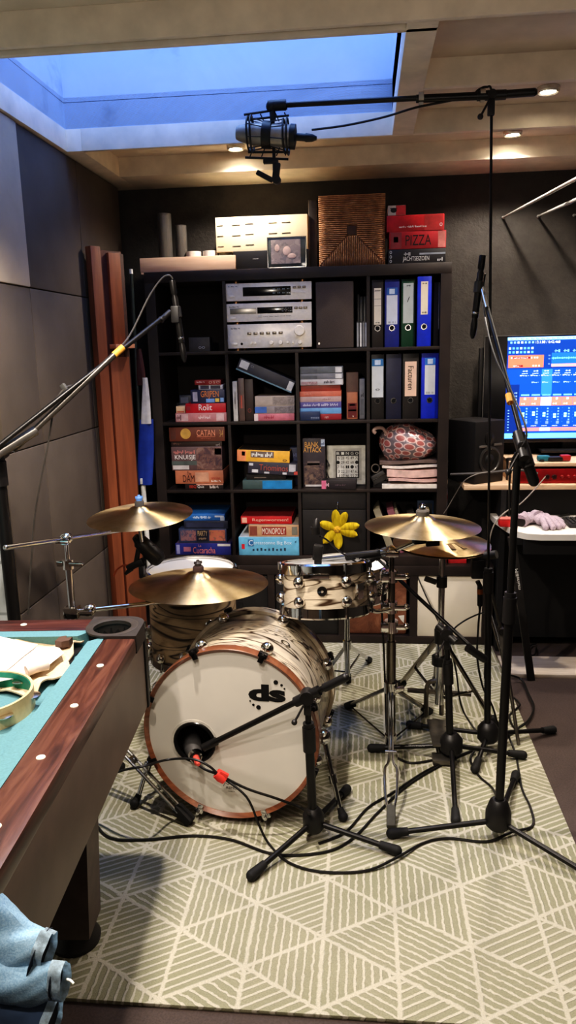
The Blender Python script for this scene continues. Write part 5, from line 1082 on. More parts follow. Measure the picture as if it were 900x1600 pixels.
# ------------------------------------------------------------------ cables on the rug
def cable(label, pts, r=.0045, c=None, name='microphone_cable', end=None):
    P_ = [fl(u, v, (RUG if True else 0)+r+dz) for u, v, dz in [(p+(0,))[:3] for p in pts]]
    return obj(name, MB().tube(P_+(end or []), r), c or CABLE, None, label, 'cable', 'black cables on the rug')
cable('long black cable curving from the pool table across the rug front', [(128, 1250), (150, 1288), (175, 1310), (230, 1312), (300, 1306), (360, 1312), (420, 1333), (470, 1336), (520, 1328), (556, 1306), (592, 1268), (640, 1225), (700, 1190), (745, 1170)])
p0 = onhead(311, 1196, -.055); p1 = onhead(345, 1213, -.075)
pts = [fl(118, 1214, .20), fl(150, 1228, .16), fl(185, 1206, .25), fl(225, 1197, .28), onhead(262, 1187, -.05), onhead(300, 1186, -.075), onhead(325, 1196, -.08), p1, onhead(385, 1245, -.09), fl(405, 1290, .08), fl(420, 1318, RUG+.006), fl(450, 1347, RUG+.005), fl(500, 1362, RUG+.005), fl(570, 1361, RUG+.005), fl(618, 1341, RUG+.014), fl(660, 1318, RUG+.005), fl(700, 1310, RUG+.005), fl(760, 1315, RUG+.005), fl(800, 1300, RUG+.012), fl(832, 1290, RUG+.005), fl(829, 1262, RUG+.005), fl(815, 1230, RUG+.005), fl(806, 1180, RUG+.005), fl(790, 1140, .05)]
obj('microphone_cable', MB().tube(pts, .0042), CABLE, None, 'black cable looping from the bass drum front down across the rug', 'cable', 'black cables on the rug')
obj('microphone_cable', MB().tube([p0, onhead(322, 1203, -.07), p1+V((-.004, 0, .004)), onhead(385, 1232, -.07), onhead(430, 1247, -.05), fl(470, 1262, .09), fl(484, 1272, .14)], .0045), CABLE, None, 'black cable from the red plug to the short boom stand', 'cable', 'black cables on the rug')
tp = MB().lathe([(.006, -.016), (.016, -.018), (.019, 0), (.016, .018), (.006, .016)], p1, V((.5, 0, -.4)), 14).box(p1+V((.01, -.006, .008)), (.03, .012, .022), RY(.5), .003)
obj('red_tape_flag', tp, mat((232, 72, 62), .5), None, 'bright red tape wrapped round the cables before the bass drum', 'tape')
cable('black cable from the middle stand sweeping left to the kick stand', [(498, 1318), (540, 1300), (575, 1262), (615, 1238), (660, 1208), (705, 1186), (740, 1172)])
cable('second black cable beside the middle stand legs', [(742, 1172, .01), (735, 1188), (748, 1212), (768, 1230), (776, 1245, .03)])
cable('thin black cable lying between the crash stand and the middle stand', [(622, 1185), (640, 1192), (665, 1190), (700, 1182)])
def hang(label, pts, r=.0038): return obj('microphone_cable', MB().tube([at(*p) for p in pts], r), CABLE, None, label, 'cable', 'hanging cables by the hi-hat')
hang('black cable hanging from the low cabinet past the hi-hat stand', [(653, 902, -.05), (665, 930, -.2), (682, 965, -.5), (700, 1000, -.8), (712, 1045, -.85), (720, 1100, -.86), (735, 1130, -.9), (752, 1150, -.95)])
hang('black cable dropping from the hi-hat microphone to the floor', [(750, 950, -.98), (747, 985, -.98), (746, 1030, -.98), (755, 1075, -.98), (770, 1105, -.98), (782, 1150, -1.0)])
hang('black cable arching over the white cabinet panel beside the hi-hat', [(700, 998, -.5), (712, 980, -.5), (735, 965, -.5), (762, 957, -.6), (772, 975, -.7), (785, 1030, -.9), (790, 1100, -.95)])
hang('black cable strapped along the crash stand pole', [(600, 905, -1.06), (597, 960, -1.06), (600, 1020, -1.06), (602, 1080, -1.06), (604, 1140, -1.06), (608, 1168, -1.06)])
cable('black cable running off the rug edge towards the desk', [(797, 1055, .03), (815, 1062), (826, 1085), (834, 1105), (826, 1125), (806, 1140), (790, 1155)])
cable('black cable loop at the right rug edge', [(800, 1088), (812, 1100), (806, 1108), (796, 1118), (800, 1132), (806, 1142), (792, 1150)])
cable('short black cable curl on the grey floor under the desk', [(838, 1012), (836, 1022), (828, 1024), (824, 1018), (830, 1008), (838, 1006)], .004)
obj('microphone_cable', MB().tube([at(852, 745, -.02), at(835, 765, -.15), at(812, 788, -.28), at(790, 800, -.36), at(772, 820, -.40), at(764, 850, -.42), at(763, 880, -.44), at(766, 960, -.46), fl(790, 1045, .03)], .0034), mat((126, 118, 108), .4), None, 'grey cable drooping from the red audio interface past the tray', 'cable')
obj('microphone_cable', MB().tube([at(768, 737, -.08), at(745, 741, -.1), at(725, 752, -.08), at(710, 775, -.02), at(695, 800, .0), at(680, 815, .03)], .003), mat((110, 104, 98), .4), None, 'thin grey cable sagging from the desk towards the bookcase', 'cable')
# ================================================================== DESK CORNER
DT = .866
g = N('pale_desk_wood'); v = g.map(g.obj(), (2, 24, 24)); aa = g.noise(v, 2.4, 4, .6, .5)
g.set(Base_Color=g.ramp(aa, [(.3, (204, 170, 138)), (.7, (228, 198, 166))]), Roughness=.45); DESKW = g.m
WT = mat((226, 220, 210), .35, 0, .03, 5); DKP = mat((24, 22, 22), .7)
t = thing('studio_desk', (2.2, .1, 0), 'pale wooden studio desk with white pull-out tray and black panels', 'desk')
obj('desk_top', MB().bx(1.565, 2.95, -.05, .36, DT-.024, DT, .003), DESKW, t)
pts = [(1.715, .06), (1.715, -.02), (1.745, -.22), (1.775, -.33), (1.81, -.37), (1.87, -.385), (2.85, -.385), (2.85, .06)]
obj('keyboard_tray', MB().prism([(x, y, .672) for x, y in pts], (0, 0, .028)), WT, t)
obj('side_panel', MB().bx(1.745, 1.77, -.06, .34, .003, DT-.024), DKP, t)
obj('side_panel', MB().bx(2.88, 2.905, -.06, .34, .003, DT-.024), DKP, t)
obj('dark_underdesk', MB().bx(1.77, 2.88, .02, .04, .05, DT-.026), DKP, t)  # black sheet standing in for the shaded wall under the desk
obj('tray_apron', MB().bx(1.80, 2.85, -.36, -.34, .60, .672), DKP, t)
obj('tray_runner', MB().bx(1.77, 1.80, -.34, .02, .64, .672), DKP, t); obj('tray_runner', MB().bx(2.82, 2.85, -.34, .02, .64, .672), DKP, t)
# keyboard stand leg under the tray
t = thing('keyboard_stand', (1.85, -.40, 0), 'black keyboard stand leg with white lettering under the tray front', 'stand')
a = V((1.853, -.40, .0)); b = at(799, 838, -.40); d = b-a; B0 = basis(d, Y)
l = obj('leg', MB().box((a+b)*.5, (.02, .034, d.length), B0, .004), mat((52, 49, 47), .5, .3), t)
obj('leg', MB().box((2.78, -.40, .335), (.02, .034, .67), None, .004), mat((52, 49, 47), .5, .3), t)
m0 = a+d*.715; sx = d.normalized()
text(l, 'Millenium', m0+V((.0, -.012, 0))+Y*-.0, -sx, Y.cross(sx)*-1, .10, .014, (250, 246, 240))
# speaker turned towards the listener
an = math.radians(33); F0 = at(741, 738, -.035); Rf = RZ(an); cxs = V((F0.x, F0.y, DT)); wS, dS, hS = .19, .22, .31
def spk(x, y, z): return cxs + Rf @ V((x, y, 0)) + Z*z
t = thing('studio_monitor_speaker', spk(wS/2, dS/2, 0), 'black studio monitor speaker on the desk beside the bookcase', 'speaker')
obj('cabinet', MB().box(spk(wS/2, dS/2, hS/2), (wS, dS, hS), Rf, .008), mat((24, 22, 22), .5, 0, .1, 60), t)
fr_n = Rf @ V((0, -1, 0)); BW = basis(fr_n)
obj('woofer_ring', MB().lathe([(.056, 0), (.068, 0), (.068, .006), (.058, .009), (.054, .004)], spk(wS/2, 0, .115), fr_n, 36, close=True), mat((66, 64, 62), .3, .4), t)
obj('woofer_cone', MB().lathe([(.056, .003), (.03, -.0), (.02, .008), (0, .012)], spk(wS/2, -.001, .115), fr_n, 32), mat((20, 19, 19), .5), t)
obj('tweeter', MB().lathe([(.034, 0), (.034, .004), (.024, .004), (.012, .010), (0, .012)], spk(wS/2, 0, .225), fr_n, 28), mat((24, 23, 23), .4), t)
obj('front_slot', MB().box(spk(.05, -.002, .185), (.05, .006, .012), Rf, .002).box(spk(.145, -.002, .19), (.05, .006, .012), Rf, .002), mat((90, 86, 82), .4), t)
obj('power_light', MB().sph(spk(.10, -.003, .172), .0035, n=8), mat((255, 250, 240), .3, 0, .01, 5, 0, 3.0), t)
# monitor / television with the recording software
YS = .26; ml = at(757, 525, YS); mzt = ml.z; mzb = at(790, 692, YS).z; mr = ml.x+.92
t = thing('television', ((ml.x+mr)/2, YS+.02, DT), 'large flat screen showing blue recording software on the desk', 'screen')
obj('rear_housing', MB().bx(ml.x-.018, mr-.1, YS+.025, YS+.06, mzb+.06, mzt-.06, .006), BLACK, t)
obj('screen_frame', MB().bx(ml.x, mr, YS, YS+.025, mzb, mzt, .003), mat((24, 23, 25), .25), t)
obj('bezel_edge', MB().bx(ml.x, ml.x+.004, YS-.002, YS, mzb, mzt).bx(ml.x, mr, YS-.002, YS, mzt-.004, mzt), mat((110, 108, 106), .3, .5), t)
obj('stand_foot', MB().bx(ml.x+.3, mr-.3, YS-.05, YS+.09, DT+.12, DT+.135, .003).bx(ml.x+.42, mr-.42, YS+.025, YS+.05, DT+.13, mzb+.1), BLACK, t)
def glow(c, e=1.0): return mat(c, .3, 0, .02, 8, 0, e)
def q(u, v): return at(u, v, YS-.003)
tl_, bl_ = q(793, 527), q(791.5, 686)
XL = tl_.x+.002; XR = mr-.01
scr = obj('screen_picture', MB().bx(XL, XR, YS-.0035, YS-.0005, bl_.z, tl_.z), glow((22, 74, 176), .95), t, flat=True)
UW = (q(900, 610).x-q(793, 610).x)/107; z_of = lambda v: tl_.z+(bl_.z-tl_.z)*(v-527)/159.
x_of = lambda u: XL+(u-793)*UW
LAY = {}
def sr(c, u0, u1, v0, v1, lay=1, e=1.0): LAY.setdefault((c, lay, e), []).append((u0, u1, v0, v1))
def stx(s, u0, u1, v0, v1, c=(200, 226, 255), lay=3): LAY.setdefault((c, lay, 1.0), []).append((s, u0, u1, v0, v1))
UE = 793+(XR-XL)/UW
sr((150, 226, 255), 793, UE, 527.5, 532); sr((20, 60, 150), 793, UE, 533, 576, 1, .8)
for i in range(14): stx('~5', 797+i*8, 803+i*8, 529, 531, (60, 110, 170))
for i in range(7): sr((200, 226, 250) if i in (2, 3) else (120, 176, 230), 797+i*5.6, 800.2+i*5.6, 533.8, 537, 2)
stx('13.1.00 / 0:42.468', 836.5, 874, 533.6, 537.4, (226, 240, 255))
for r_ in range(2):
    for i in range(7): sr((90, 160, 225) if (i+r_) % 3 else (170, 210, 245), 795+i*5.8, 798.6+i*5.8, 542.5+r_*6, 546+r_*6, 2)
sr((236, 110, 84), 795, 850, 555, 574, 2); sr((120, 28, 40), 801, 830, 557.5, 560.3, 3); sr((120, 28, 40), 803, 818, 570, 572.8, 3)
stx('~9', 803, 827, 558, 560, (240, 220, 220), 4); stx('~5', 805, 814, 570.4, 572.4, (240, 220, 220), 4)
for u in (800, 831, 836, 840, 804, 834, 838, 843): sr((250, 220, 214), u-1.2, u+1.2, 557.6 if u in (800, 831, 836, 840) else 570.2, 560.2 if u in (800, 831, 836, 840) else 572.8, 3)
for v_ in (556, 561, 569): sr((90, 120, 190), 857, 860, v_-1, v_+1, 2)
sr((32, 96, 200), 862, UE, 552, 569, 2); sr((240, 150, 150), 862, UE, 569, 573.5, 2); sr((90, 190, 250), 862, UE, 559.5, 561.2, 3)
for i in range(8):
    stx('~3', 866+i*14, 875+i*14, 547, 551.5, (120, 180, 240))
    for k in range(4): sr((110, 205, 255), 864+i*14+k*3.2, 865.4+i*14+k*3.2, 560.3-random.uniform(.8, 2.2), 560.3+random.uniform(.8, 2.2), 4)
sr((48, 120, 216), 848, 864.5, 577, 617, 2); ncol = int((UE-815)/16.6)
for i in range(ncol):
    u = 815+i*16.6; hi = i == 2; hl_ = (240, 226, 236) if hi else (240, 124, 108)
    for k, w_ in enumerate((5, 6, 9)): stx('~%d' % (3+k), u+8-w_, u+8+w_*.6, 578.5+k*3.4, 580.6+k*3.4)
    if i: stx('~5', u+1, u+12, 596, 598, (170, 206, 245))
    sr((110, 180, 220), u+2, u+15, 615.5, 618, 2)
    sr(hl_, u+.2, u+16.4, 620, 633.5, 2); sr((255, 250, 245), u+6.8, u+10, 621, 624.2, 3); stx('~3', u+2, u+9, 629, 632, (250, 220, 210), 3)
    zf = (644, 642.5, 644, 646, 645)[i % 5]
    sr((160, 236, 226), u+4, u+8.4, zf, zf+7, 3); sr((30, 90, 120), u+4, u+8.4, zf+3, zf+3.7, 4)
    for k in range(5): sr((70, 120, 200), u+1, u+2.2, 637+k*5.4, 637.8+k*5.4, 2); sr((120, 170, 230), u+10.5, u+13, 637+k*4.4, 639.2+k*4.4, 2)
    sr((110, 140, 210), u+9, u+13.4, 658, 662.4, 3)
    sr((236, 226, 240) if hi else (240, 130, 130), u+.1, u+16.5, 668, 673.5, 2); stx('~4', u+3, u+12, 664, 666, (210, 220, 250))
sr((20, 50, 130), 793, 814, 600, 676, 1, .8)
for k in range(8): sr((120, 170, 230), 797, 799.5, 640+k*4.5, 641.4+k*4.5, 2); stx('~3', 806, 811, 612+k*5, 614.5+k*5, (150, 190, 240))
sr((110, 205, 255), 793, UE, 677, 685, 2)
for (c, lay, e), items in LAY.items():
    mb = MB(); y_ = YS-.0036-.0005*lay
    for it in items:
        if isinstance(it[0], str): addtext(mb, it[0], ((x_of(it[1])+x_of(it[2]))/2, y_, (z_of(it[3])+z_of(it[4]))/2), X, Z, (it[2]-it[1])*UW, z_of(it[3])-z_of(it[4]))
        else: 
            u1 = min(it[1], UE)
            if u1 > it[0]: plate(mb, ((x_of(it[0])+x_of(u1))/2, y_, (z_of(it[2])+z_of(it[3]))/2), X, Z, (u1-it[0])*UW, z_of(it[2])-z_of(it[3]), .0003)
    obj('screen_graphics', mb, glow(c, e), scr, flat=True, fix=False)
# riser with the audio interface
rz = at(870, 723, .0).z
t = thing('monitor_riser', (2.3, .14, DT), 'pale wooden riser shelf under the large screen', 'riser')
obj('top_board', MB().bx(1.80, 2.75, -.005, .33, rz-.018, rz, .002), DESKW, t)
obj('side_board', MB().bx(1.80, 1.82, -.003, .33, DT, rz-.018, .002), DESKW, t); obj('side_board', MB().bx(2.73, 2.75, -.003, .33, DT, rz-.018, .002), DESKW, t)
a = at(843, 735, -.02); ih = rz-.022-DT
t = thing('audio_interface', (a.x+.24, .08, DT), 'red metal audio interface with a row of knobs under the riser', 'audio interface')
obj('case', MB().bx(1.824, a.x+.48, .0, .2, DT, DT+ih*.92, .003), mat((120, 22, 28), .35, .5), t)
obj('front_panel', MB().bx(1.824, a.x+.48, -.012, .0, DT+.002, DT+ih*.9, .003), mat((150, 26, 32), .35, .4), t)
for i in range(2): obj('input_socket', MB().lathe([(.012, 0), (.013, .004), (.009, .006), (0, .004)], (a.x+.04+i*.033, -.012, DT+ih*.42), -Y, 18), mat((60, 30, 30), .4, .5), t)
for i in range(9): obj('gain_knob', MB().lathe([(.0075, 0), (.0075, .010), (.006, .012), (0, .012)], (a.x+.11+i*.03, -.012, DT+ih*.45), -Y, 14), mat((170, 60, 60), .35, .4), t)
p = at(857, 712, .03); t = thing('game_controller', (p.x, .05, rz), 'small gadget with teal and red ends lying on the riser', 'gadget')
obj('teal_end', MB().box((p.x-.02, .05, rz+.016), (.06, .04, .028), None, .010), mat((44, 112, 128), .4), t)
obj('black_middle', MB().box((p.x+.035, .05, rz+.013), (.075, .045, .022), None, .008).cyl((p.x-.03, .04, rz), (p.x-.03, .04, rz+.012), .014), BLACK, t)
obj('red_end', MB().box((p.x+.085, .05, rz+.018), (.05, .042, .030), None, .010), mat((160, 40, 44), .4), t)
p = at(799, 735, .1); t = thing('ribbed_cup', (p.x, .1, DT), 'dark ribbed cup standing between speaker and boom stand on the desk', 'cup')
obj('cup_body', MB().lathe([(0, 0), (.026, 0), (.027, .01), (.025, .02), (.027, .03), (.025, .04), (.027, .05), (.026, .09), (.03, .11), (.027, .11), (.02, .02), (0, .02)], (p.x, .1, DT), Z, 24), mat((62, 60, 60), .35, .3), t)
obj('desk_cable', MB().tube([at(704, 741, .0), at(740, 740, -.045), at(768, 738, -.046), at(795, 735, -.045), at(812, 734, -.03), at(840, 740, -.03)], .007), mat((56, 52, 50), .5), None, 'black cable bundle lying along the desk front edge', 'cable')
# on the tray
TZ = .70
p = fl(791, 822, TZ); t = thing('red_tin', (p.x, p.y, TZ), 'small red tin with pale lid on the white tray', 'tin')
obj('tin_body', MB().box((p.x, p.y, TZ+.018), (.072, .05, .036), None, .008), mat((196, 44, 44), .35), t)
obj('tin_lid', MB().box((p.x, p.y, TZ+.038), (.070, .048, .006), None, .003), mat((214, 120, 110), .35), t)
KNIT = mat((176, 160, 170), .95, 0, .18, 300, .8)
def glove(lab, o, rot, s=1.0):
    t = thing('knitted_glove', o, lab, 'glove', 'knitted gloves on the tray')
    R_ = RZ(rot); f = lambda x, y, z: V(o)+R_ @ V((x*s, y*s, z*s))
    def palm(a, b):
        th = a*2*PI; ph = (b-.5)*PI
        return f(.055*math.cos(ph)*math.cos(th), .05*math.cos(ph)*math.sin(th), .034+.032*math.sin(ph)+.004*math.sin(5*th))
    obj('palm', MB().grid(palm, 24, 12), KNIT, t)
    for i, (x, L) in enumerate(((-.036, .06), (-.012, .072), (.012, .07), (.036, .055))):
        obj('finger', MB().tube([f(x*.8, -.03, .04), f(x*1.2, -.06, .044), f(x*1.4, -.045-L*.8, .026), f(x*1.5, -.05-L, .016)], .0165*s, 10, 4).sph(f(x*1.5, -.05-L, .016), .0165*s), KNIT, t)
    obj('thumb', MB().tube([f(.045, .0, .035), f(.07, -.02, .035), f(.082, -.05, .022)], .016*s, 10, 4).sph(f(.082, -.05, .022), .016*s), KNIT, t)
    obj('cuff', MB().tube([f(0, .04, .034), f(0, .085, .03)], .04*s, 16, 1), KNIT, t)
    obj('cuff_opening', MB().cyl(f(0, .084, .03), f(0, .0865, .03), .033*s), BLACK, t)
p = fl(850, 822, TZ); glove('lilac grey knitted glove lying with fingers forward on the tray', V((p.x, p.y+.02, TZ)), .35, .85)
p = fl(824, 820, TZ); glove('lilac grey knitted glove with black cuff opening turned to the left', V((p.x, p.y+.02, TZ)), 2.5, .8)
p = fl(893, 825, TZ); t = thing('computer_keyboard', (p.x+.18, p.y+.1, TZ), 'black computer keyboard at the right on the white tray', 'keyboard')
obj('keyboard_base', MB().box((p.x+.19, p.y+.07, TZ+.009), (.40, .15, .018), None, .004), mat((42, 40, 40), .5), t)
kb = MB()
for i in range(18):
    for j in range(5): kb.box((p.x+.012+i*.021, p.y+.018+j*.026, TZ+.021), (.017, .021, .007), None, .002, 1)
obj('keys', kb, mat((30, 29, 29), .5), t)
t = obj('tray_clutter', MB().tube([(p.x-.25, p.y+.20, TZ+.008), (p.x-.15, p.y+.23, TZ+.02), (p.x-.05, p.y+.18, TZ+.012), (p.x+.05, p.y+.24, TZ+.01)], .006), CABLE, None, 'black cable lying at the back of the white tray', 'cable')
# rods sticking out of the wall at the top right
ST_ = mat((230, 228, 222), .25, .6, .03)
for i, (u, v_, u2, v2) in enumerate(((786, 340, 905, 277), (841, 338, 905, 310), (897, 336.5, 960, 322))):
    a = at(u, v_, .405); b = at(u2, v2, -.35)
    obj('wall_rod', MB().cyl(a, b, .0055, .0085, 10).sph(a, .008, n=8), ST_, None, ('long thin white rod slanting from the dark wall, leftmost', 'thin white rod slanting from the dark wall, second from left', 'short end of a thin rod at the right frame edge')[i], 'rod', 'thin rods on the dark wall')
a = at(700, 660, .02); b = V((at(697, 806, .02).x, .02, BH))
t = thing('metal_rod', b, 'thin metal rod standing against the right side of the bookcase', 'rod')
obj('upper_rod', MB().cyl((a.x, .02, at(700, 720, .02).z), a, .0035, n=8), STEEL, t); obj('lower_rod', MB().cyl(b, (a.x, .02, at(700, 720, .02).z), .006, n=8).sph((a.x, .02, at(700, 720, .02).z), .007, n=8), STEEL, t)
# ================================================================== POOL TABLE
PX, PY = .455, -1.775; PW, PLn = 1.22, 2.15; TH = math.radians(4.3)
g = N('rosewood_rail'); v = g.map(g.obj(), (22, 2.2, 22)); aa = g.noise(v, 1.6, 5, .65, 1.2)
g.set(Base_Color=g.ramp(aa, [(.28, (46, 25, 20)), (.5, (80, 47, 38)), (.72, (112, 74, 60))]), Roughness=.35); RAIL = g.m
g = N('rosewood_rail_across'); v = g.map(g.obj(), (2.2, 22, 22)); aa = g.noise(v, 1.6, 5, .65, 1.2)
g.set(Base_Color=g.ramp(aa, [(.28, (40, 20, 19)), (.5, (70, 38, 34)), (.72, (94, 56, 50))]), Roughness=.35); RAILX = g.m
CLOTH = mat((92, 136, 146), .9, 0, .05, 200, .1); APRON = mat((112, 98, 88), .5, 0, .06, 8); CAST = mat((50, 44, 41), .6, 0, .1, 50)
t = thing('pool_table', (PX, PY, 0), 'rosewood pool table with turquoise cloth at the left', 'pool table'); POOL = t
ZT = .80; rw = .088; cw = .04; x1 = PX; y1 = PY; x0 = PX-PW; y0 = PY-PLn
def rail(a, b, c, d, m, sx, sy): return MB().bx(a, b, c, d, ZT-.045, ZT, .010)
cs = .155
obj('rail', rail(x1-rw, x1, y0+cs, y1-cs, RAIL, 0, 0), RAIL, t); obj('rail', rail(x0, x0+rw, y0+cs, y1-cs, RAIL, 0, 0), RAIL, t)
obj('rail', rail(x0+cs, x1-cs, y1-rw, y1, RAILX, 0, 0), RAILX, t); obj('rail', rail(x0+cs, x1-cs, y0, y0+rw, RAILX, 0, 0), RAILX, t)
obj('playing_surface', MB().bx(x0+.05, x1-.05, y0+.05, y1-.05, ZT-.06, ZT-.038), CLOTH, t)
def cush(p, q, inw):
    p = V(p); q = V(q); i = V(inw); d = (q-p).normalized()
    a = [p+Z*(ZT-.003), p+i*cw+d*cw*.8+Z*(ZT-.004), p+i*(cw-.012)+d*cw*.6+Z*(ZT-.038), p+Z*(ZT-.038)]
    b = [q+Z*(ZT-.003), q+i*cw-d*cw*.8+Z*(ZT-.004), q+i*(cw-.012)-d*cw*.6+Z*(ZT-.038), q+Z*(ZT-.038)]
    mb = MB(); A = [mb.bm.verts.new(x) for x in a]; Bv = [mb.bm.verts.new(x) for x in b]
    mb.bm.faces.new(A[::-1]); mb.bm.faces.new(Bv)
    for k in range(4): mb.bm.faces.new((A[k], A[(k+1) % 4], Bv[(k+1) % 4], Bv[k]))
    obj('cushion', mb, CLOTH, t, flat=True)
ym = (y0+y1)/2
cush((x1-rw, y1-cs+.02, 0), (x1-rw, ym+.06, 0), (-1, 0, 0)); cush((x1-rw, ym-.06, 0), (x1-rw, y0+cs, 0), (-1, 0, 0))
cush((x0+cs, y1-rw, 0), (x1-cs+.02, y1-rw, 0), (0, -1, 0)); cush((x0+rw, ym+.06, 0), (x0+rw, y1-cs, 0), (1, 0, 0)); cush((x0+rw, y0+cs, 0), (x0+rw, ym-.06, 0), (1, 0, 0)); cush((x0+cs, y0+rw, 0), (x1-cs, y0+rw, 0), (0, 1, 0))
pr = .058
def casting(sx, sy):
    cx_, cy_ = (x1 if sx > 0 else x0), (y1 if sy > 0 else y0); pc_ = V((cx_-sx*.082, cy_-sy*.082, 0))
    rc = .055; o = [V((cx_-sx*cs, cy_, 0))]
    for k in range(9):
        a = PI/2*k/8; o.append(V((cx_-sx*rc+sx*rc*math.sin(a), cy_-sy*rc+sy*rc*math.cos(a), 0)))
    o.append(V((cx_, cy_-sy*cs, 0))); o.append(V((cx_-sx*rw, cy_-sy*cs, 0)))
    for k in range(15):     # pocket arc from the right-rail side round to the far-rail side
        a = math.radians(-45+270*k/14); q = V((pc_.x+sx*pr*math.cos(a), pc_.y+sy*pr*math.sin(a), 0)); o.append(q)
    o.append(V((cx_-sx*cs, cy_-sy*rw, 0)))
    pts = [V((p.x, p.y, ZT-.045)) for p in o]
    c_ = obj('corner_casting', MB().prism(pts, (0, 0, .05)), CAST, t)
    obj('pocket_cup', MB().lathe([(pr+.001, .0), (pr, -.02), (pr*.9, -.14), (0, -.15)], (pc_.x, pc_.y, ZT-.004), Z, 28), mat((14, 13, 13), .8), c_)
    obj('pocket_rim', MB().lathe([(pr-.006, .004), (pr+.004, .007), (pr+.014, .0055), (pr+.014, .0), (pr-.006, -.006)], (pc_.x, pc_.y, ZT), Z, 32, close=True), mat((60, 54, 50), .5), c_)
for sx in (1, -1):
    for sy in (1, -1): casting(sx, sy)
for s_, yy in ((1, ym), (-1, ym)):
    obj('side_pocket', MB().lathe([(.052, .002), (.062, .004), (.064, 0), (.05, -.12), (0, -.13), (0, -.125), (.046, -.11), (.05, .0)], ((x1 if s_ > 0 else x0)-s_*.075, yy, ZT), Z, 28, close=False), CAST, t)
ab = .535
obj('apron', MB().bx(x1-.035, x1-.012, y0+.02, y1-.012, ab, ZT-.044, .004), APRON, t); obj('apron', MB().bx(x0+.012, x0+.035, y0+.02, y1-.012, ab, ZT-.044, .004), APRON, t)
obj('apron', MB().bx(x0+.02, x1-.02, y1-.035, y1-.010, ab, ZT-.044, .004), APRON, t); obj('apron', MB().bx(x0+.02, x1-.02, y0+.010, y0+.035, ab, ZT-.044, .004), APRON, t)
obj('corner_trim', MB().bx(x1-.03, x1-.006, y1-.03, y1-.006, ab-.004, ZT-.04, .008), mat((30, 28, 27), .5), t)
obj('table_bed', MB().bx(x0+.04, x1-.04, y0+.04, y1-.04, ab+.06, ZT-.062), mat((30, 27, 25), .8), t)
for sx in (0, 1):
    for sy in (0, 1):
        lx_ = (x1-.175) if sx else (x0+.175); ly_ = (y1-.33) if sy else (y0+.33)
        rg_ = RUG if sx else 0.0
        mb = MB(); hw0, hw1 = .085, .055
        mb.prism([(lx_-hw0, ly_-.055, .62), (lx_+hw0, ly_-.055, .62), (lx_+hw1, ly_-.055, .06), (lx_-hw1, ly_-.055, .06)], (0, .11, 0))
        l = obj('leg', mb, mat((84, 72, 65), .5), t)
        obj('leveler_foot', MB().lathe([(0, rg_), (.064, rg_), (.066, rg_+.012), (.05, .05), (.04, .075), (0, .075)], (lx_, ly_, 0), Z, 28), mat((34, 30, 28), .45), l)
        obj('leg_bracket', MB().prism([(lx_+hw1*.6, ly_-.05, .35), (lx_+hw0+.06, ly_-.05, .60), (lx_+hw0*.5, ly_-.05, .60)], (0, .1, 0)), mat((30, 26, 24), .7), l)
DIA = mat((240, 232, 214), .3)
for i in range(9):
    yy = y1-.335-.212*i
    if yy < y0+.2: break
    obj('diamond_sight', MB().lathe([(0, .0012), (.0085, .0012), (.009, 0)], (x1-rw*.55, yy, ZT), Z, 18), DIA, t)
for i in range(5): obj('diamond_sight', MB().lathe([(0, .0012), (.0085, .0012), (.009, 0)], (x1-.345-.2*i, y1-rw*.5, ZT), Z, 18), DIA, t)
t.rotation_euler = (0, 0, TH)
# ------------------------------------------------------------------ things lying on the pool table
ZP = ZT-.038
def sheet(name, outline, z, thick, m, label, cat, wob=.004, sub=3, seed=1, h=None):
    mb = MB(); bm = mb.bm; vs = [bm.verts.new(fl(u, v_, z)) for u, v_ in outline]; bm.faces.new(vs)
    bmesh.ops.triangulate(bm, faces=bm.faces[:]); bmesh.ops.subdivide_edges(bm, edges=bm.edges[:], cuts=sub, use_grid_fill=True); bmesh.ops.triangulate(bm, faces=bm.faces[:])
    if wob:
        for v_ in bm.verts: v_.co.z += wob*(1+math.sin(v_.co.x*31+seed)*math.cos(v_.co.y*27-seed)+.5*math.sin(v_.co.x*70+v_.co.y*55))
    r_ = bmesh.ops.extrude_face_region(bm, geom=bm.faces[:]); bmesh.ops.translate(bm, verts=[e for e in r_['geom'] if isinstance(e, bmesh.types.BMVert)], vec=(0, 0, thick))
    return obj(name, mb, m, None, label, cat)
CLO = mat((214, 192, 160), .95, 0, .06, 200, .15)
sheet('cotton_cloth', [(-60, 994), (0, 990), (60, 985), (120, 982), (158, 984), (168, 988), (150, 1001), (136, 1003), (128, 1012), (116, 1016), (116, 1030), (107, 1035), (112, 1046), (112, 1056), (105, 1068), (76, 1071), (66, 1082), (60, 1092), (48, 1096), (30, 1090), (10, 1085), (-60, 1080)], ZP+.002, .004, CLO, 'rumpled beige cotton cloth spread on the pool table', 'cloth', .010, 3, 1)
PAP = mat((232, 222, 214), .6, 0, .02, 5)
sheet('paper_sheet', [(-60, 1050), (-60, 985), (0, 996), (59, 1008), (53, 1014), (20, 1040), (0, 1056)], ZP+.034, .0012, PAP, 'large white paper sheet, rear one on the beige cloth', 'paper', .001, 2, 2)
sheet('paper_sheet', [(-60, 1066), (-20, 1040), (30, 1016), (54, 1012), (92, 1012), (100, 1021), (76, 1041), (64, 1050), (42, 1059), (18, 1062), (0, 1066)], ZP+.030, .0012, PAP, 'white paper sheet with curled corner, nearer one on the cloth', 'paper', .001, 2, 5)
a = fl(42, 1056, ZP+.030); b = fl(75, 1046, ZP+.030)
obj('paper_roll', MB().tube([a+Z*.012, (a+b)*.5+Z*.014, b+Z*.012], .013, 14, 4), mat((214, 198, 188), .6), None, 'short curled roll of pale paper beside the sheets', 'paper')
p = fl(102, 1014, ZP+.018)
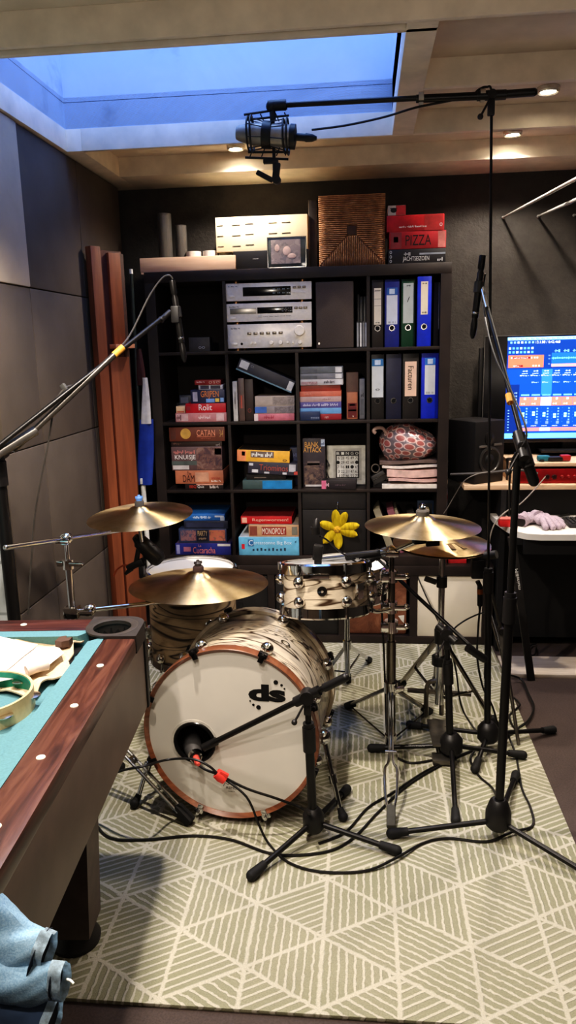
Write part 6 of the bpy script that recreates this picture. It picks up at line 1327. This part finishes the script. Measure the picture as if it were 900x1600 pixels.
obj('leather_pick_case', MB().prism([p+V(q_) for q_ in ((-.018, -.02, .012), (.002, -.024, .012), (.018, -.012, .012), (.018, .012, .012), (.004, .004, .012), (-.002, .02, .012), (-.018, .012, .012))], (0, 0, .018)), mat((88, 66, 54), .6), None, 'small dark brown notched block on the beige cloth', 'block')
sheet('black_strap', [(110, 1024), (116, 1016), (132, 1013), (142, 1004), (150, 1000), (152, 1003), (138, 1012), (126, 1020), (117, 1026), (114, 1036), (108, 1038)], ZP+.001, .003, BLACK, 'black strap showing under the edge of the beige cloth', 'strap', .001, 1, 1)
# tambourine
c = fl(-30, 1112, ZP); TR = .118
t = thing('tambourine', (c.x, c.y, ZP), 'cream wooden tambourine with teal inside lying on the cloth', 'tambourine')
obj('outer_frame', MB().lathe([(TR-.006, 0), (TR, 0), (TR, .048), (TR-.006, .048)], (c.x, c.y, ZP), Z, 64, close=True), mat((224, 196, 148), .4), t)
obj('inner_lining', MB().lathe([(TR-.0062, .003), (TR-.0075, .003), (TR-.0075, .045), (TR-.0062, .045)], (c.x, c.y, ZP), Z, 64, close=True), mat((18, 134, 112), .5), t)
for i in range(7):
    a = i*2*PI/7+.25; q_ = V((c.x+(TR-.003)*math.cos(a), c.y+(TR-.003)*math.sin(a), ZP+.024)); tg = V((-math.sin(a), math.cos(a), 0))
    obj('jingle', MB().lathe([(0, -.004), (.012, -.003), (.019, -.001), (.019, .001), (.012, .003), (0, .004)], q_+Z*.005, Z, 20).cyl(q_-Z*.02, q_+Z*.024, .0015, n=6), mat((206, 196, 176), .2, 1), t)
# ------------------------------------------------------------------ denim jacket heap by the table
g = N('denim'); v = g.obj(); a1 = g.noise(v, 7, 4, .6); a2 = g.noise(v, 420, 2)
g.set(Base_Color=g.mix(.3, g.ramp(a1, [(.3, (96, 136, 172)), (.55, (134, 172, 200)), (.75, (168, 200, 220))]), g.ramp(a2, [(.3, (80, 116, 156)), (.7, (190, 212, 228))])), Roughness=.9); g.bump(a2, .2, .002); DEN = g.m
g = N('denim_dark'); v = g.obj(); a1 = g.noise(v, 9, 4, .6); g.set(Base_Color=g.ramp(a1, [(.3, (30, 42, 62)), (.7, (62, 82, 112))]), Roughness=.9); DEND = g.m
HEM = mat((176, 196, 210), .9, 0, .14, 120, .3)
def dn(u, v_, D): return CAM + ray(u, v_)*D
t = thing('denim_jacket', dn(10, 1620, 1.02), 'light blue denim jacket with pale frayed hems draped over the pool table rail', 'jacket')
def sleeve(p0, p1, r0, r1, sq, seed, m, hemw=.022, nm='sleeve'):
    p0, p1 = V(p0), V(p1); B0 = basis(p1-p0, Z); L = (p1-p0).length
    def rad(a, b): return (r0+(r1-r0)*b)*(1+.06*math.sin(3*a+seed+b*5)+.035*math.sin(7*a-seed*2+b*9))
    def f(a, b):
        th = a*2*PI; r = rad(th, b); sag = .012*math.sin(b*PI)
        return p0+(p1-p0)*b+B0 @ V((r*math.cos(th), r*sq*math.sin(th), 0)) - Z*sag
    s_ = obj(nm, MB().grid(f, 40, 16), m, t)
    def h(a, b):
        th = a*2*PI; r = rad(th, 1.0)*1.03+.0012*math.sin(th*7+seed)
        return p1+(p1-p0)/L*(b*hemw)+B0 @ V((r*math.cos(th), r*sq*math.sin(th), 0))
    if hemw:
        obj('hem_band', MB().grid(h, 60, 3, .003), HEM, s_)
        obj('sleeve_opening', MB().cyl(p1+(p1-p0)/L*.004, p1+(p1-p0)/L*.005, min(r0, r1)*.9), mat((26, 34, 48), .95), s_)
D0 = 1.02
sleeve(dn(-14, 1462, D0), dn(58, 1490, D0-.01), .062, .038, .60, 1.0, DEN, .016)
sleeve(dn(-10, 1520, D0-.02), dn(82, 1530, D0-.03), .036, .025, .7, 2.2, DEN, .018)
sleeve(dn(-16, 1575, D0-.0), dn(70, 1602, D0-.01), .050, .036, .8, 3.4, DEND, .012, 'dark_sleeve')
obj('loose_thread', MB().tube([dn(104, 1530, D0-.035), dn(110, 1532, D0-.04), dn(115, 1537, D0-.042)], .0016), mat((236, 232, 224), .8), t)
ed = V((.455+.0752*1.22, -3.0, ZT))          # draped over the table rail and hanging down outside it
def body(a, b):
    s_ = a*.30; y = ed.y-.05+.34*(b-.5)+.02*math.sin(a*9)
    wv = .008*math.sin(b*19+a*4)+.006*math.sin(b*41)
    if s_ < .16: return V((ed.x-.16+s_+.004, y, ZT+.012+abs(wv)))
    return V((ed.x+.006+wv, y, ZT+.010-(s_-.16)))
bd = MB(); bd.grid(body, 40, 30, .006); obj('jacket_body', bd, DEN, t)
# ================================================================== LEFT CORNER: boards and flag
g = N('red_brown_wood'); v = g.map(g.obj(), (18, 18, 1.2)); aa = g.noise(v, 1.4, 4, .6, .8)
g.set(Base_Color=g.ramp(aa, [(.3, (112, 64, 42)), (.7, (146, 86, 56))]), Roughness=.5); RB = g.m
g = N('red_brown_wood_dark'); g.set(Base_Color=lin((86, 40, 26)), Roughness=.6); nz_ = g.noise(g.obj(), 9, 3); g.l(g.ramp(nz_, [(.3, (70, 32, 20)), (.7, (96, 46, 30))]), g.b.inputs['Base Color']); RBD = g.m
A0 = V((-.185, -.285, 0)); Wd = V((.115, .15, 0)); wn_ = Wd.normalized(); nn = V((wn_.y, -wn_.x, 0)); Wl = Wd.length; ztop = 2.02
t = thing('wooden_boards', A0+Wd*.5, 'tall red-brown wooden casing boards standing in the left corner', 'boards')
Rw = M((wn_, -nn, Z)).transposed()
def pb_(a, b, z0, z1, d0, d1, m, nm, p=None): return obj(nm, MB().box(A0+Wd*((a+b)/2)+nn*((d0+d1)/2)+Z*((z0+z1)/2), (Wl*(b-a), abs(d1-d0), z1-z0), Rw, .002), m, p or t)
zc = at(178, 538, -.2).z
pb_(0, .27, 0, ztop, -.0, .045, RB, 'side_rail')
pb_(.27, 1.0, 0, ztop-.01, -.0, .008, RBD, 'dark_backing')
pb_(.56, .90, zc, ztop-.02, .008, .026, RB, 'upper_board')
pb_(.90, 1.04, 0, ztop-.02, .0, .014, mat((66, 40, 32), .6), 'edge_strip')
pb_(.47, 1.04, zc-.02, zc, .006, .06, mat((198, 138, 104), .6), 'cross_batten')
pb_(.42, .98, 0, zc-.06, .008, .022, RB, 'lower_board')
# flag on a pole
Yf = -.05; a = at(205, 428, Yf); m1 = at(223, 752, Yf); b = at(241, 985, Yf); d = (m1-a); bot = V((b.x, Yf, .0))
t = thing('flagpole', bot, 'white flagpole with furled red white and blue flag beside the bookcase', 'flag')
obj('upper_pole', MB().cyl(a, m1, .0085), mat((44, 52, 50), .4), t)
obj('lower_pole', MB().cyl(m1+Z*.05, bot, .0125), mat((214, 212, 206), .4), t)
obj('tip_cap', MB().cyl(a, a+Z*.022, .009), mat((226, 222, 214), .4), t)
def flag(nm, u0, v0, u1, v1, w0, w1, c, y=Yf):
    p, q_ = at(u0, v0, y), at(u1, v1, y)
    def f(s_, b_):
        th = s_*2*PI; r = (w0+(w1-w0)*b_)*(1+.14*math.sin(3*th+b_*4)+.06*math.sin(5*th+1))
        return p+(q_-p)*b_+V((r*math.cos(th), r*.55*math.sin(th), 0))
    obj(nm, MB().grid(f, 30, 14), mat(c, .8, 0, .08, 20), t)
flag('red_band', 216, 545, 222, 602, .012, .024, (58, 18, 20)); flag('white_band', 226, 590, 229, 662, .012, .026, (186, 182, 182), Yf-.012); flag('blue_band', 227, 655, 227, 757, .036, .040, (22, 52, 136))
obj('flag_clip', MB().box(at(221, 752, Yf-.02), (.012, .012, .03), None, .003), mat((206, 204, 200), .5), t)
# ================================================================== LIGHT
def spot(x, y, e, ang=115, z=ZC-.024, c=(1.0, .89, .77), blend=.6, r=.03, rx=0, ry=0):
    ld = bpy.data.lights.new('downlight', 'SPOT'); ld.energy = e; ld.color = c; ld.spot_size = math.radians(ang); ld.spot_blend = blend; ld.shadow_soft_size = r
    o = bpy.data.objects.new('downlight', ld); COL.objects.link(o); o.location = (x, y, z); o.rotation_euler = (rx, ry, 0)
for x, y, e, a in ((.48, -.01, 26, 140), (1.745, -.01, 34, 140), (1.765, -.60, 44, 130), (.43, -1.82, 104, 130), (1.80, -1.82, 5, 120), (.42, -2.45, 36, 130), (.42, -3.0, 44, 130), (.42, -3.55, 40, 130), (1.80, -3.0, 3, 120), (2.5, -.6, 40, 130), (2.6, .035, 12, 120)):
    spot(x, y, e, a)
def aim(p, q, e, ang, c=(1.0, .89, .77), r=.05):  # unseen fill spots added to brighten the bookcase and left wall
    ld = bpy.data.lights.new('fill_spot', 'SPOT'); ld.energy = e; ld.color = c; ld.spot_size = math.radians(ang); ld.spot_blend = .9; ld.shadow_soft_size = r
    o = bpy.data.objects.new('fill_spot', ld); COL.objects.link(o); o.location = p; o.rotation_euler = (V(q)-V(p)).to_track_quat('-Z', 'Y').to_euler()
aim((.35, -4.2, 2.25), (.75, 0, .95), 75, 30)
aim((.30, -4.3, 2.25), (-.1, -.6, 1.2), 16, 40)
ad = bpy.data.lights.new('evening_sky', 'AREA'); ad.shape = 'RECTANGLE'; ad.size = 1.30; ad.size_y = .98; ad.energy = 17; ad.color = (.33, .53, 1.0)
ao = bpy.data.objects.new('evening_sky', ad); COL.objects.link(ao); ao.location = ((SX0+SX1)/2, (SY0+SY1)/2, SHT-.01)
fd = bpy.data.lights.new('front_fill', 'AREA'); fd.shape = 'RECTANGLE'; fd.size = 2.2; fd.size_y = 1.4; fd.energy = 2; fd.color = (1.0, .84, .68)  # unseen area fill added behind the camera to lift the room
fo = bpy.data.objects.new('front_fill', fd); COL.objects.link(fo); fo.location = (1.5, -4.4, 2.3); fo.rotation_euler = (math.radians(38), 0, 0)
ud = bpy.data.lights.new('ceiling_fill', 'AREA'); ud.size = .5; ud.energy = 12; ud.color = (1.0, .88, .76)  # unseen upward fill added to brighten the ceiling
uo = bpy.data.objects.new('ceiling_fill', ud); COL.objects.link(uo); uo.location = (1.6, -4.3, 1.5); uo.rotation_euler = (math.radians(165), 0, 0)
w = bpy.data.worlds.new('evening'); bpy.context.scene.world = w; w.use_nodes = True
bg = w.node_tree.nodes['Background']; bg.inputs[0].default_value = (.10, .22, .60, 1); bg.inputs[1].default_value = .6
sc = bpy.context.scene; sc.view_settings.view_transform = 'Standard'; sc.view_settings.look = 'None'; sc.view_settings.exposure = .68
sc.cycles.use_denoising = True; sc.cycles.max_bounces = 6; sc.cycles.sample_clamp_indirect = 6; sc.cycles.caustics_reflective = False; sc.cycles.caustics_refractive = False
sc.view_settings.use_curve_mapping = True
cm = sc.view_settings.curve_mapping; cv_ = cm.curves[3].points
cv_[0].location = (0, 0); cv_[1].location = (1, 1)
for p in ((.02, .0095), (.07, .052), (.20, .195), (.5, .515)): cm.curves[3].points.new(*p)
cm.update()
